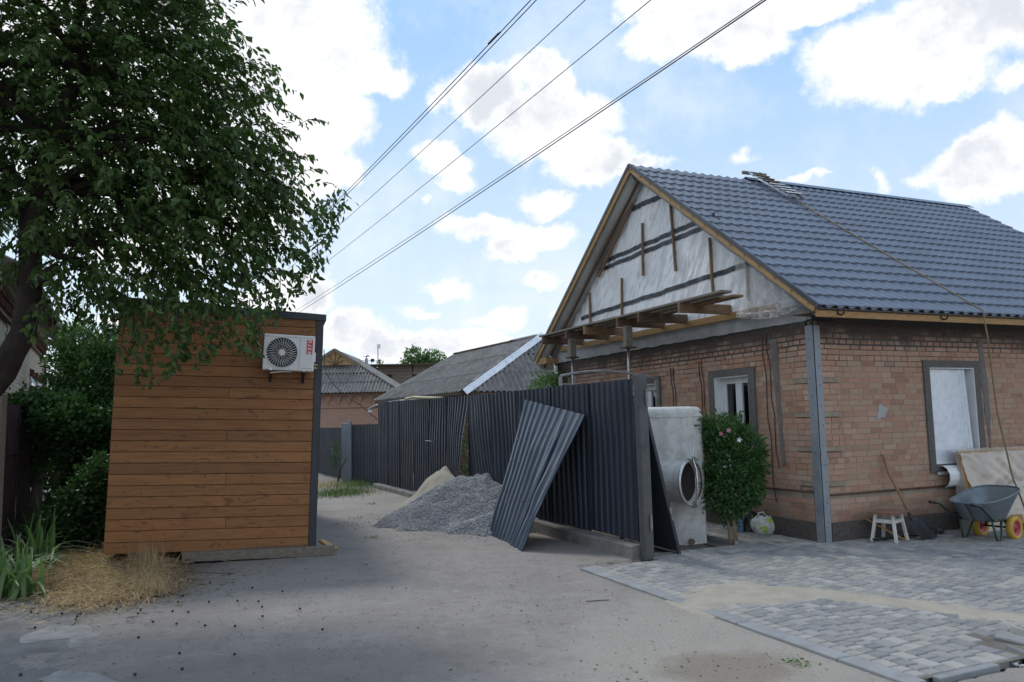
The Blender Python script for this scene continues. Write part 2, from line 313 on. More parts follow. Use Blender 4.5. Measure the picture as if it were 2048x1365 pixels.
# ------------------------------------------------------------------ builders
def setp(o, label=None, cat=None, group=None, kind=None):
    if label: o['label'] = label
    if cat: o['category'] = cat
    if group: o['group'] = group
    if kind: o['kind'] = kind
    return o
def thing(name, label, cat, loc=(0, 0, 0), rz=0.0, group=None):
    o = bpy.data.objects.new(name, None); col.objects.link(o); o.empty_display_size = .2
    o.location = loc; o.rotation_euler = (0, 0, rz); return setp(o, label, cat, group)
def link(name, me, m, parent=None, loc=None, kind=None):
    o = bpy.data.objects.new(name, me); col.objects.link(o)
    if m is not None and not me.materials: me.materials.append(m)
    if parent: o.parent = parent
    if loc is not None: o.location = loc
    if kind: o['kind'] = kind
    return o
def tmesh(name, V, T, m, parent=None, kind=None, rnd=None, smooth=False):
    """triangle mesh from arrays"""
    me = bpy.data.meshes.new(name); V = np.asarray(V, np.float32).reshape(-1, 3); T = np.asarray(T, np.int32).reshape(-1, 3)
    me.vertices.add(len(V)); me.vertices.foreach_set('co', V.ravel())
    me.loops.add(T.size); me.loops.foreach_set('vertex_index', T.ravel())
    me.polygons.add(len(T)); me.polygons.foreach_set('loop_start', np.arange(0, T.size, 3, dtype=np.int32))
    me.update(calc_edges=True)
    if rnd is not None:
        a = me.attributes.new('rnd', 'FLOAT', 'FACE'); a.data.foreach_set('value', np.asarray(rnd, np.float32))
    if smooth: me.polygons.foreach_set('use_smooth', np.ones(len(T), bool))
    me.validate()
    return link(name, me, m, parent, kind=kind)
class MB:
    def __init__(s): s.v = []; s.f = []; s.r = []
    def add(s, vs, fs, r=0.0):
        b = len(s.v); s.v += [tuple(map(float, p)) for p in vs]; s.f += [tuple(b + i for i in f) for f in fs]; s.r += [r] * len(fs); return s
    def box(s, x0, x1, y0, y1, z0, z1, r=0.0, j=0.0):
        vs = [(x, y, z) for x in (x0, x1) for y in (y0, y1) for z in (z0, z1)]
        if j: vs = [tuple(c + random.uniform(-j, j) for c in p) for p in vs]
        return s.add(vs, [(0, 1, 3, 2), (4, 6, 7, 5), (0, 4, 5, 1), (2, 3, 7, 6), (0, 2, 6, 4), (1, 5, 7, 3)], r)
    def beam(s, p, q, w, h, up=(0, 0, 1)):
        p, q = Vector(p), Vector(q); d = (q - p).normalized(); u = Vector(up); a = d.cross(u).normalized(); b = a.cross(d).normalized()
        vs = [c + a * (sa * w / 2) + b * (sb * h / 2) for c in (p, q) for sa in (-1, 1) for sb in (-1, 1)]
        return s.add(vs, [(0, 2, 3, 1), (4, 5, 7, 6), (0, 1, 5, 4), (2, 6, 7, 3), (0, 4, 6, 2), (1, 3, 7, 5)])
    def tube(s, pts, r, n=8, cap=True):
        pts = [Vector(p) for p in pts]; rs = r if isinstance(r, (list, tuple)) else [r] * len(pts); rings = []
        a = None
        for i, p in enumerate(pts):
            d = (pts[min(i + 1, len(pts) - 1)] - pts[max(i - 1, 0)]).normalized()
            if a is None: a = d.orthogonal().normalized()
            else: a = (a - d * a.dot(d)).normalized()
            b = d.cross(a)
            rings.append([p + (a * math.cos(2 * math.pi * k / n) + b * math.sin(2 * math.pi * k / n)) * rs[i] for k in range(n)])
        vs = [v for rg in rings for v in rg]; fs = []
        for i in range(len(pts) - 1):
            for k in range(n): fs.append((i * n + k, i * n + (k + 1) % n, (i + 1) * n + (k + 1) % n, (i + 1) * n + k))
        if cap: fs.append(tuple(range(n - 1, -1, -1))); fs.append(tuple((len(pts) - 1) * n + k for k in range(n)))
        return s.add(vs, fs)
    def lathe(s, prof, n=24, o=(0, 0, 0), axis=(0, 0, 1)):
        ax = Vector(axis).normalized(); a = ax.orthogonal().normalized(); b = ax.cross(a); o = Vector(o)
        vs = [o + ax * z + (a * math.cos(2 * math.pi * k / n) + b * math.sin(2 * math.pi * k / n)) * r for r, z in prof for k in range(n)]
        fs = [(i * n + k, i * n + (k + 1) % n, (i + 1) * n + (k + 1) % n, (i + 1) * n + k) for i in range(len(prof) - 1) for k in range(n)]
        return s.add(vs, fs)
    def prism(s, poly, axis, d0, d1):
        """2D polygon extruded along axis (0,1,2); poly coords are the other two axes in order"""
        def P(p, d):
            c = [0, 0, 0]; o = [i for i in range(3) if i != axis]; c[axis] = d; c[o[0]] = p[0]; c[o[1]] = p[1]; return c
        n = len(poly); vs = [P(p, d0) for p in poly] + [P(p, d1) for p in poly]
        return s.add(vs, [tuple(range(n)), tuple(range(2 * n - 1, n - 1, -1))] + [(i, i + n, (i + 1) % n + n, (i + 1) % n) for i in range(n)])
    def grid(s, fn, nu, nv, flip=False):
        vs = [fn(i / nu, j / nv) for j in range(nv + 1) for i in range(nu + 1)]
        fs = []
        for j in range(nv):
            for i in range(nu):
                a = j * (nu + 1) + i; q = (a, a + 1, a + nu + 2, a + nu + 1); fs.append(q[::-1] if flip else q)
        return s.add(vs, fs)
    def build(s, name, m, parent=None, smooth=False, kind=None, bevel=0.0, rnd=False, solid=0.0, label=None, loc=None):
        me = bpy.data.meshes.new(name); me.from_pydata(s.v, [], s.f); me.update()
        if rnd:
            a = me.attributes.new('rnd', 'FLOAT', 'FACE'); a.data.foreach_set('value', s.r)
        if smooth: me.polygons.foreach_set('use_smooth', [True] * len(me.polygons))
        o = link(name, me, m, parent, kind=kind, loc=loc)
        if solid:
            md = o.modifiers.new('t', 'SOLIDIFY'); md.thickness = solid; md.offset = 0
        if bevel:
            md = o.modifiers.new('b', 'BEVEL'); md.width = bevel; md.segments = 1 if bevel < .004 else 2; md.limit_method = 'ANGLE'
        if label: o['label'] = label
        return o
def fixn(o):
    import bmesh
    b = bmesh.new(); b.from_mesh(o.data); bmesh.ops.recalc_face_normals(b, faces=b.faces); b.to_mesh(o.data); b.free(); return o
def fbm(x, y, z=0.0, s=1.0, o=4): return mnoise.fractal(Vector((x * s, y * s, z * s)), .9, 2.0, o)

def leaves(P, D, L, wid=.5, N=None, fold=.18):
    """4-triangle folded leaves: base points P, directions D, lengths L"""
    n = len(P); D = D / (np.linalg.norm(D, axis=1, keepdims=True) + 1e-9)
    if N is None: N = rng.normal(size=(n, 3)) + [0, 0, .8]
    X = np.cross(D, N); X /= (np.linalg.norm(X, axis=1, keepdims=True) + 1e-9); Nn = np.cross(X, D)
    L = np.asarray(L)[:, None]; w = L * wid / 2
    A = P; Bv = P + D * L * .42 + X * w + Nn * w * fold * 2; C = P + D * L * .42 - X * w + Nn * w * fold * 2; E_ = P + D * L + Nn * (-L * .12); G = P + D * L * .5
    B2 = P + D * L * .75 + X * w * .62 + Nn * w * fold; C2 = P + D * L * .75 - X * w * .62 + Nn * w * fold
    V = np.stack([A, Bv, B2, E_, C2, C, G], 1).reshape(-1, 3)
    t = np.array([[0, 1, 6], [1, 2, 6], [2, 3, 6], [3, 4, 6], [4, 5, 6], [5, 0, 6]])
    T = (np.arange(n)[:, None, None] * 7 + t[None]).reshape(-1, 3)
    return V, T, np.repeat(rng.random(n), 6)

def foliage(name, blobs, n, size, m, parent=None, clump=.16, wid=.5, droop=.3, shell=.35, kind='stuff', zmin=.02):
    """leaf clumps spread through ellipsoids (cx,cy,cz,rx,ry,rz)"""
    vol = np.array([b[3] * b[4] * b[5] for b in blobs]) ** .67; pr = vol / vol.sum()
    nc = max(6, n // 14); Ps = []
    for c in range(nc):
        b = blobs[rng.choice(len(blobs), p=pr)]; d = rng.normal(size=3); d /= np.linalg.norm(d); r = (shell + (1 - shell) * rng.random()) ** .6
        r *= 1 + .22 * fbm(d[0], d[1], d[2], 2.2, 3)
        c0 = np.array(b[:3]) + d * r * np.array(b[3:]); k = 14
        Ps.append(c0 + rng.normal(size=(k, 3)) * clump * .6)
    P = np.concatenate(Ps); P = P[P[:, 2] > zmin]
    cen = np.mean([b[:3] for b in blobs], 0); D = (P - cen) / (np.linalg.norm(P - cen, axis=1, keepdims=True) + .1) + rng.normal(size=P.shape) * .6 + [0, 0, -droop]
    V, T, r = leaves(P, D, size * rng.uniform(.7, 1.25, len(P)), wid)
    return tmesh(name, V, T, m, parent, kind, r)

def corr(fn_bot, fn_top, ulen, pitch, amp, nrm, prof='sine', rows=1, sub=6, crimp=None):
    """corrugated sheet: fn_bot(t), fn_top(t) points at t in 0..1, nrm displacement direction"""
    nw = max(1, round(ulen / pitch)); nu = nw * sub
    def h(t):
        ph = (t * nw) % 1
        if prof == 'sine': return amp * math.sin(2 * math.pi * ph)
        return amp * (1 if ph < .34 else (1 - (ph - .34) / .12 if ph < .46 else (0 if ph < .88 else (ph - .88) / .12))) - amp / 2
    nrm = Vector(nrm).normalized(); mb = MB()
    def f(u, v):
        a, b = Vector(fn_bot(u)), Vector(fn_top(u)); p = a.lerp(b, v); k = h(u)
        if crimp: p = p + nrm * crimp(u, v)
        return p + nrm * k
    ts = nu
    mb.grid(f, ts, rows); return mb

# ================================================================== SETTING
HX, HY, HA = 3.8006, 9.8147, R(23.0)
Uv = Vector((math.cos(HA), math.sin(HA), 0)); Wv = Vector((-math.sin(HA), math.cos(HA), 0)); HO = Vector((HX, HY, 0))
def HW(x, y, z=0.0): return HO + Uv * x + Wv * y + Vector((0, 0, z))     # yard frame -> world
def toH(X, Y): dx, dy = X - HX, Y - HY; return dx * Uv.x + dy * Uv.y, dx * Wv.x + dy * Wv.y
# fence frame
F0 = Vector((1.44, 9.11, 0)); FD = Vector((-.41223, .91108, 0)); FNl = Vector((-FD.y, FD.x, 0))   # FNl points to the lane
def FP(s, n, z): return F0 + FD * s + FNl * n + Vector((0, 0, z))

def axis_grid(lo, hi, step, far):
    a = list(np.arange(lo, hi, step)) + [hi]; g = []; d = step; x = hi
    while x < far: d *= 1.5; x += d; g.append(x)
    l = []; d = step; x = lo
    while x > -far: d *= 1.5; x -= d; l.append(x)
    return np.array(l[::-1] + a + g)
gx = axis_grid(-7.5, 4.2, .05, 700); gy = axis_grid(3.2, 17, .06, 900)
nx, ny = len(gx), len(gy)
Zs = np.zeros((ny, nx))
for j, y in enumerate(gy):
    for i, x in enumerate(gx):
        if -9 < x < 9 and 0 < y < 32:
            z = .016 * fbm(x, y, 0, .55, 3) + .006 * fbm(x, y, 3, 3.0, 3) + .0035 * fbm(x, y, 7, 11.0, 2)
            hx_, hy_ = toH(x, y)
            if -3.30 < hx_ < 8 and -4.08 < hy_ < .25 or -1.3 < hx_ < 0 and 0 < hy_ < 8: z = -.05
            elif -3.6 < hx_ <= -3.30 and -4.3 < hy_ < .1: z = z * .4 + .010
            elif hx_ < -3.33 and x > -2.8 and y < 8.5: z *= .8
            Zs[j, i] = z
        else: Zs[j, i] = -.012
V = np.stack([np.tile(gx, ny), np.repeat(gy, nx), Zs.ravel()], 1)
ii = (np.arange(ny - 1)[:, None] * nx + np.arange(nx - 1)[None]).ravel()
T = np.concatenate([np.stack([ii, ii + 1, ii + nx + 1], 1), np.stack([ii, ii + nx + 1, ii + nx], 1)])
tmesh('ground', V, T, M_ground, kind='structure', smooth=True)

# loose grit and pebbles on the dirt
def stones(name, P, sz, m, kind='stuff', parent=None, flat=.7):
    n = len(P); base = np.array([[1, 0, 0], [-1, 0, 0], [0, 1, 0], [0, -1, 0], [0, 0, 1], [0, 0, -1]], float)
    tri = np.array([[0, 2, 4], [2, 1, 4], [1, 3, 4], [3, 0, 4], [2, 0, 5], [1, 2, 5], [3, 1, 5], [0, 3, 5]])
    Vv = base[None] * rng.uniform(.55, 1.15, (n, 6, 1)) * sz[:, None, None]
    Q = np.linalg.qr(rng.normal(size=(n, 3, 3)))[0]; Vv = np.einsum('nij,nkj->nki', Q, Vv); Vv[:, :, 2] *= flat
    Vv += P[:, None]; Tt = (np.arange(n)[:, None, None] * 6 + tri[None]).reshape(-1, 3)
    return tmesh(name, Vv.reshape(-1, 3), Tt, m, parent, kind, np.repeat(rng.random(n), 8))
P = []
while len(P) < 14000:
    y = 3.4 + 12 * random.random() ** 1.5; x = random.uniform(-7, 3) ; h = toH(x, y)
    if h[0] > -3.45 or x < -.72 * y: continue
    if fbm(x, y, 9, .8, 3) + random.uniform(-.5, .5) < -.1: continue
    P.append((x, y, .003 + .016 * fbm(x, y, 0, .55, 3)))
o = stones('scattered_grit', np.array(P), rng.gamma(1.3, .0017, len(P)) + .0015, M_pebble); setp(o, 'fine grit and small pebbles lying loose over the packed dirt', 'grit')

# paving -------------------------------------------------------------
mb = MB()
def slab(x0, x1, y0, y1, z): mb.add([HW(x0, y0, z), HW(x1, y0, z), HW(x1, y1, z), HW(x0, y1, z)], [(0, 1, 2, 3)])
slab(-3.3, 8, -4.05, .02, .021); slab(-1.28, 0, .02, 7.3, .021)
pavement = mb.build('pavement', M_joint, kind='structure')
cam_h = toH(0, 0)
def stone_geo(lx, ly, h=.06, ch=.009):
    a, b = lx / 2, ly / 2; t = 0.0
    vs = [(-a, -b, -h), (a, -b, -h), (a, b, -h), (-a, b, -h), (-a, -b, -ch), (a, -b, -ch), (a, b, -ch), (-a, b, -ch), (-a + ch, -b + ch, 0), (a - ch, -b + ch, 0), (a - ch, b - ch, 0), (-a + ch, b - ch, 0)]
    fs = [(8, 9, 10, 11), (4, 5, 9, 8), (5, 6, 10, 9), (6, 7, 11, 10), (7, 4, 8, 11), (0, 1, 5, 4), (1, 2, 6, 5), (2, 3, 7, 6), (3, 0, 4, 7)]
    return vs, fs
pav = []   # cx, cy, lx, ly, matindex, z
def fill(x0, x1, y0, y1, hole=None):
    x = x0; row = 0
    while x < x1 - .05:
        w = .118; y = y0 - random.uniform(0, .09)
        while y < y1:
            l = random.choices([.083, .118, .165], [3, 4, 4])[0]; a, b = max(y, y0), min(y + l, y1)
            cx, cy = x + w / 2, (a + b) / 2
            if b - a > .03 and not (hole and hole(cx, cy)):
                pt = fbm(cx, cy, 2, .9, 2)
                mi = random.choices([0, 1, 2], [3.4 + 2 * pt, 5, 2.6 - 2 * pt])[0]
                pav.append((cx, cy, w - .008, b - a - .008, mi, .030 + random.uniform(-.0022, .0022)))
            y += l
        x += w
def hole(x, y):
    return y < -3.62 + .1 * math.sin(x * 40) and -2.36 + .06 * math.sin(y * 50) < x < -1.6
def bedhole(x, y): return -2.46 < x < -1.0 and y > .36
fill(-3.145, 7.6, -4.03, .0, hole)
fill(-2.40, -.03, .0, .40); fill(-.98, -.03, .40, 7.2)
y = -4.02
while y < 0.02:       # pale edge course by the kerb
    l = random.choice([.1, .1, .118, .15]); pav.append((-3.205, y + l / 2, .10, l - .006, 0, .031)); y += l
def vis(p):
    q = HW(p[0], p[1]); return abs(q.x) < .66 * q.y and q.y > 3
pav.sort(key=lambda p: (0 if vis(p) else 1, (p[0] - cam_h[0]) ** 2 + (p[1] - cam_h[1]) ** 2))
cache = {}
for p in pav[:297]:
    lx, ly = p[2], p[3]; near = min([.094, .112, .144, .077, .159, .061], key=lambda t: abs(t - ly))
    key = (round(lx, 3), round(ly, 2), p[4])
    if key not in cache:
        me = bpy.data.meshes.new('paving_stone'); vs, fs = stone_geo(lx, ly); me.from_pydata(vs, [], fs); me.materials.append(M_pav[p[4]]); cache[key] = me
    o = bpy.data.objects.new('paving_stone', cache[key]); col.objects.link(o); o.parent = pavement
    q = HW(p[0], p[1], p[5]); o.location = q; o.rotation_euler = (random.gauss(0, .008), random.gauss(0, .008), HA + random.gauss(0, .012))
me = bpy.data.meshes.new('paving_stones')
for k in range(3):
    mb = MB()
    for p in pav[297:]:
        if p[4] != k: continue
        vs, fs = stone_geo(p[2], p[3], .03); tx, ty = random.gauss(0, .008), random.gauss(0, .008)
        mb.add([HW(p[0] + v[0], p[1] + v[1], p[5] + v[2] + v[0] * tx + v[1] * ty) for v in vs], fs, random.random())
    mb.build('paving_field', M_pav[k], pavement, kind='stuff', rnd=True)
# tipped and broken stones at the corner of the paving
for i, (x, y, z, rx, ry, rz, k) in enumerate([(-2.05, -3.78, .055, .10, -.2, .35, 1), (-1.93, -3.98, .03, -.25, .1, .9, 1), (-2.2, -3.97, .025, .2, .3, .2, 2), (-2.28, -4.12, .035, -.1, .15, .7, 1), (-1.78, -3.72, .05, .1, .3, .1, 0), (-1.72, -4.05, .03, .3, -.2, 1.2, 2), (-2.12, -4.25, .02, .1, .2, 2, 2)]):
    me = bpy.data.meshes.new('loose_paver'); vs, fs = stone_geo(.11, .16 if i % 2 else .20, .06); me.from_pydata(vs, [], fs)
    o = link('loose_paver', me, M_pav[k]); o.location = HW(x, y, z); o.rotation_euler = (rx, ry, HA + rz)
    lab = ['big grey loose paving stone tipped up beside the hole at the corner of the paving', 'grey paving stone lying askew in the dirt below the tipped one', 'dark paving stone half sunk in the dirt at the edging end', 'grey paving stone lying flat just past the end of the edging strip', 'pale loose paving stone on the far side of the hole', 'dark loose paving stone furthest to the right of the broken corner', 'dark paving stone lowest in the broken corner of the paving'][i]
    setp(o, lab, 'paving stone', 'loose paving stones')
P = np.array([tuple(HW(random.uniform(-2.45, -1.5), random.uniform(-4.5, -3.6), random.uniform(-.03, .01))) for _ in range(160)])
setp(stones('rubble', P, rng.uniform(.01, .035, 160), M_stone), 'dark rubble in the broken corner of the paving', 'rubble')
# kerb
kerb = mb = None
kerbe = bpy.data.objects.new('kerb', None); col.objects.link(kerbe); kerbe['kind'] = 'structure'
y = .0
for i, l in enumerate([.55, 1.0, 1.0, 1.0, .55]):
    mb = MB(); a = HW(-3.335, y - .003, -.03); b = HW(-3.335, y - l + .003, -.03)
    mb.beam(a, b, .14, .124); o = mb.build('kerb_stone', M_kerb, kerbe, bevel=.008); y -= l
mb = MB(); mb.beam(HW(-3.16, -4.075, -.02), HW(-2.62, -4.06, -.018), .065, .10); mb.build('kerb_stone', M_kerb, kerbe, bevel=.008)
# sand strewn over the paving: a thin uneven layer
def sandh(x, y):
    X, Y = x, y; m = -9
    for (cx, cy, rx, ry, a) in [(1.62, 6.85, .50, .26, 55), (1.28, 6.45, .34, .20, 30), (1.95, 7.25, .55, .36, 45), (2.5, 7.15, .75, .26, -22), (3.1, 6.75, .75, .20, -30), (3.65, 6.25, .8, .20, -38), (4.4, 5.8, .9, .16, -30), (2.1, 6.9, .5, .22, 10)]:
        ca, sa = math.cos(R(a)), math.sin(R(a)); dx, dy = X - cx, Y - cy
        u, v = (dx * ca + dy * sa) / rx, (-dx * sa + dy * ca) / ry; m = max(m, 1 - math.hypot(u, v))
    return m
mb = MB()
sand_x = np.arange(.2, 5.0, .03); sand_y = np.arange(5.3, 8.2, .03)
idx = {}
def sz(x, y):
    m = sandh(x, y) + .26 * fbm(x, y, 4, 3.5, 4) + .20 * fbm(x, y, 9, 14, 3)
    hx_, _ = toH(x, y); base = .026 if hx_ > -3.41 else max(-.014, .026 - (-3.41 - hx_) * .30)
    return base + .010 * max(-1.5, min(1, m * 1.9)) + .0018 * fbm(x, y, 5, 18, 2) , m
for x in sand_x:
    for y in sand_y:
        z, m = sz(x, y)
        if m > -.25 or sz(x + .03, y)[1] > -.25 or sz(x, y + .03)[1] > -.25 or sz(x - .03, y)[1] > -.25 or sz(x, y - .03)[1] > -.25: idx[(round(x, 3), round(y, 3))] = len(mb.v); mb.v.append((x, y, z))
for (x, y), a in list(idx.items()):
    b, c, d = idx.get((round(x + .03, 3), y)), idx.get((round(x + .03, 3), round(y + .03, 3))), idx.get((x, round(y + .03, 3)))
    if b and c and d: mb.f.append((a, b, c, d)); mb.r.append(0)
setp(mb.build('spilled_sand', M_sandp, smooth=True, kind='stuff'), 'thin layer of yellow sand spilled across the paving and kerb', 'sand')
# asphalt remnants at lower left
def blob_sheet(name, pts, z, m, jag=.05, sub=9, th=.012):
    out = []
    n = len(pts)
    for i in range(n):
        a, b = Vector((*pts[i], 0)), Vector((*pts[(i + 1) % n], 0)); nn = Vector((-(b - a).y, (b - a).x, 0)).normalized()
        for k in range(sub):
            p = a.lerp(b, k / sub) + nn * jag * fbm(*(a.lerp(b, k / sub))[:2], 1, 6, 4); out.append((p.x, p.y))
    mb = MB(); mb.prism(out, 2, z - th, z); o = mb.build(name, m, kind='structure'); return fixn(o)
g = lambda x, y: tuple(gnd(x, y)[:2])
blob_sheet('asphalt', [g(-300, 1200), g(60, 1207), g(160, 1215), g(150, 1250), g(195, 1272), g(150, 1300), g(130, 1350), g(190, 1420), g(-300, 1500)], .010, M_patch, .06)
blob_sheet('concrete_patch', [g(38, 1278), g(100, 1256), g(178, 1254), g(200, 1272), g(162, 1298), g(138, 1300), g(140, 1280), g(50, 1290)], .014, M_patch2, .03)
blob_sheet('concrete_patch', [g(80, 1362), g(120, 1345), g(200, 1350), g(240, 1372), g(200, 1440), g(60, 1440)], .014, M_patch2, .03)

# ================================================================== MAIN HOUSE
house = thing('brick_house', 'red brick house under renovation with new blue-grey metal tile roof', 'house', (HX, HY, 0), HA)
HL_, HWd = 7.78, 7.29
ZE, RY = 2.80, HWd / 2
SL = .74; EAVE = .41; OVG = .31
def roofz(y): return 5.90 - SL * abs(y - RY)       # upper surface of the roof deck
def wallbox(mb, axis, u0, u1, z0, z1, t=.3):
    if axis == 'x': mb.box(u0, u1, 0, t, z0, z1)
    else: mb.box(0, t, u0, u1, z0, z1)
Z0 = .255
# openings: (u0,u1,z0,z1)
OPL = [(2.00, 2.88, .90, 2.20), (5.3, 6.2, .90, 2.20)]
OPG = [(1.235, 2.0, .80, 2.17), (3.56, 4.4, .80, 2.17)]
def core(axis, length, ops, zt, name):
    mb = MB(); u = 0.0 if axis == 'x' else .3
    for (a, b, c, d) in ops:
        wallbox(mb, axis, u, a, 0, zt); wallbox(mb, axis, a, b, 0, c); wallbox(mb, axis, a, b, d, zt); u = b
    wallbox(mb, axis, u, length, 0, zt); return mb.build(name, M_mortar, house)
lw = core('x', HL_, OPL, 2.86, 'long_wall'); gw = core('y', HWd, OPG, 2.80, 'gable_wall')
mb = MB(); mb.box(.3, HL_, HWd - .3, HWd, 0, 2.8); mb.box(HL_ - .3, HL_, .3, HWd - .3, 0, 2.8); mb.build('rear_wall', M_mortar, house)
# bricks
PITCH_Z = .0722
def courses(axis, length, ops, surround):
    out = []; n = int((2.79 - Z0) / PITCH_Z)
    for c in range(n):
        z = Z0 + c * PITCH_Z + .006; header = (c % 6 == 4) or (z > 2.42 and c % 3 == 1)
        u = -.05 + (.0 if c % 2 else -.12) + random.uniform(-.01, .01)
        quo = ((z - .645) / .43) % 1 if z > .64 else -1
        if abs(z + .03 - .60) < .036: continue
        while u < length:
            if z > 2.42: L = .100 if header else random.choice([.215, .215, .14])
            else: L = .112 if header and random.random() < .8 else random.choice([.228, .228, .228, .17, .112])
            gap = .022 if z > 2.38 else .009
            a, b = max(u, .075), min(u + L, length); u += L + gap
            if b - a < .04: continue
            segs = [(a, b)] if not (z > .6 and a < .36 < b) else [(a, .358), (.366, b)]
            segs = [s_ for s_ in segs if s_[1] - s_[0] > .035]
            for (o0, o1, oz0, oz1) in surround:
                if oz0 - .03 < z + .03 < oz1:
                    ns = []
                    for s0, s1 in segs:
                        if s1 <= o0 or s0 >= o1: ns.append((s0, s1))
                        else:
                            if s0 < o0 - .03: ns.append((s0, o0))
                            if s1 > o1 + .03: ns.append((o1, s1))
                    segs = ns
            for s0, s1 in segs:
                q = z > .6 and s0 < .36
                pr = random.uniform(.002, .005)
                if q and quo > .14: pr += .034
                out.append((s0, s1, z, z + PITCH_Z - (.023 if z > 2.38 else .010), pr))
    return out
SURL = [(a - .11, b + .11, c - .12, d + .10) for a, b, c, d in OPL]; SURG = [(a - .13, b + .13, c - .1, d + .11) for a, b, c, d in OPG]
allb = [('x', b) for b in courses('x', HL_, OPL, SURL)] + [('y', b) for b in courses('y', HWd, OPG, SURG)]
def bdist(t):
    ax, b = t; c = ((b[0] + b[1]) / 2, 0) if ax == 'x' else (0, (b[0] + b[1]) / 2); q = HW(*c, 0); d = (q.length)
    if b[1] - b[0] < .2: d += 50
    if ax == 'x' and (c[0] > 3.9 or c[0] > 2.0 and b[2] < 1): d += 50
    if ax == 'y' and .45 < c[1] < 1.3 and b[2] < 1.3 or (ax == 'y' and c[1] > 1.2): d += 30
    return d
allb.sort(key=bdist)
bm_cache = []
for k in range(5):
    mb = MB(); mb.box(-.5, .5, -1, 0, -.5, .5, j=.0); 
    for i in range(8): x, y, z = mb.v[i]; mb.v[i] = (x * .228 * (1 + random.uniform(-.012, .012)), y * .03 + (0 if y < -.5 else 0), z * .0605 + random.uniform(-.0015, .0015))
    me = bpy.data.meshes.new('brick'); me.from_pydata(mb.v, [], mb.f); me.materials.append(M_brick); bm_cache.append(me)
jl, jg = MB(), MB()
for i, (ax, b) in enumerate(allb):
    s0, s1, z0, z1, pr = b
    if i < 298:
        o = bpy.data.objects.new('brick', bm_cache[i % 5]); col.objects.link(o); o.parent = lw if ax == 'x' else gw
        sx_ = (s1 - s0) / .228; sz_ = (z1 - z0) / .0605
        o.scale = (sx_, 1, sz_)
        if ax == 'x': o.location = ((s0 + s1) / 2, .03 - pr, (z0 + z1) / 2); o.rotation_euler = (0, random.gauss(0, .006), 0)
        else: o.location = (.03 - pr, (s0 + s1) / 2, (z0 + z1) / 2); o.rotation_euler = (0, random.gauss(0, .006), R(-90))
    else:
        r = random.random()
        if ax == 'x': jl.box(s0, s1, -pr, .01, z0, z1, r, .0016)
        else: jg.box(-pr, .01, s0, s1, z0, z1, r, .0016)
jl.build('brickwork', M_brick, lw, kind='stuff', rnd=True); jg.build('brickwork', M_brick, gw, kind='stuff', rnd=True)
mb1, mb2 = MB(), MB()
for zq in (.645, 1.075, 1.505, 1.935, 2.365):
    z1 = min(zq + .43, 2.78); mb1.box(.08, .357, -.031, .001, zq + .062, z1 - .002); mb2.box(-.031, .001, .08, .357, zq + .062, z1 - .002)
mb1.build('quoin_bed', M_mortar, lw, kind='stuff'); mb2.build('quoin_bed', M_mortar, gw, kind='stuff')
# plinth
mb = MB(); mb.box(.1, HL_, -.035, 0.001, 0, Z0); mb.build('plinth', M_plinth, house); mb = MB(); mb.box(-.035, .001, .1, HWd, 0, Z0); mb.build('plinth', M_plinth, house)
# ring beam
mb = MB(); mb.grid(lambda u, v: (-.03 + .004 * fbm(u * 7, v, 1, 3), .06 + u * (HWd - .06), 2.79 + v * .22 + (.018 * fbm(u * 7, 0, 2, 4) if v == 0 else 0)), 90, 3, True)
mb.box(-.02, .28, 0, HWd, 2.801, 3.0); mb.build('ring_beam', M_conc, house)
# patches of cement on the walls
def patch(pts, wall, name='cement_patch', m=None, out=.011):
    o2 = []; n = len(pts)
    for i in range(n):
        a, b = pts[i], pts[(i + 1) % n]
        for k in range(5):
            t = k / 5; o2.append((a[0] + (b[0] - a[0]) * t + .02 * fbm(a[0] + t, a[1], 1, 9), a[1] + (b[1] - a[1]) * t + .02 * fbm(a[0] + t, a[1], 5, 9)))
    mb = MB()
    mb.prism(o2, 1 if wall == 'x' else 0, -out, 0); return fixn(mb.build(name, m or M_smear, lw if wall == 'x' else gw))
patch([(.98, 1.52), (1.07, 1.72), (1.2, 1.66), (1.18, 1.60), (1.12, 1.54)], 'x', m=M_conc)
patch([(3.02, 2.6), (3.12, 2.6), (3.16, 1.6), (3.10, .9), (3.05, 1.6)], 'x', out=.010)
patch([(.64, 2.62), (.78, 2.62), (.70, 1.7), (.66, .95), (.60, .95), (.63, 1.7)], 'y', out=.013)
# corner zones of cement round the steel angle
mb = MB(); mb.box(.02, .115, -.012, 0, .1, 2.78, j=.0); mb.box(-.012, 0, .02, .125, .1, 2.78)
mb.build('cement_corner', M_smear, house)
mb = MB(); mb.box(-.016, .082, -.040, -.034, 0, 2.72); mb.box(-.040, -.034, -.040, .085, 0, 2.72); o = mb.build('steel_angle', M_steel, house)
for k in range(22):
    z = .15 + k * .12 + random.uniform(-.02, .02); mb = MB()
    if k % 2: mb.lathe([(0, .0), (.007, 0), (.007, .003), (0, .003)], 8, (.04 + random.uniform(-.01, .01), -.040, z), (0, -1, 0))
    else: mb.lathe([(0, .0), (.007, 0), (.007, .003), (0, .003)], 8, (-.040, .03 + random.uniform(-.015, .015), z), (-1, 0, 0))
    mb.build('bolt_hole', M_blk2, o)
mb = MB(); mb.tube([(.12, -.012, .595), (1.9, -.016, .605), (7.5, -.015, .6)], .012, 6); mb.build('tie_rod', M_rust, house)
mb = MB(); mb.tube([(-.012, .12, .63), (-.014, 3, .63), (-.014, 7, .63)], .011, 6); mb.build('tie_rod', M_rust, house)
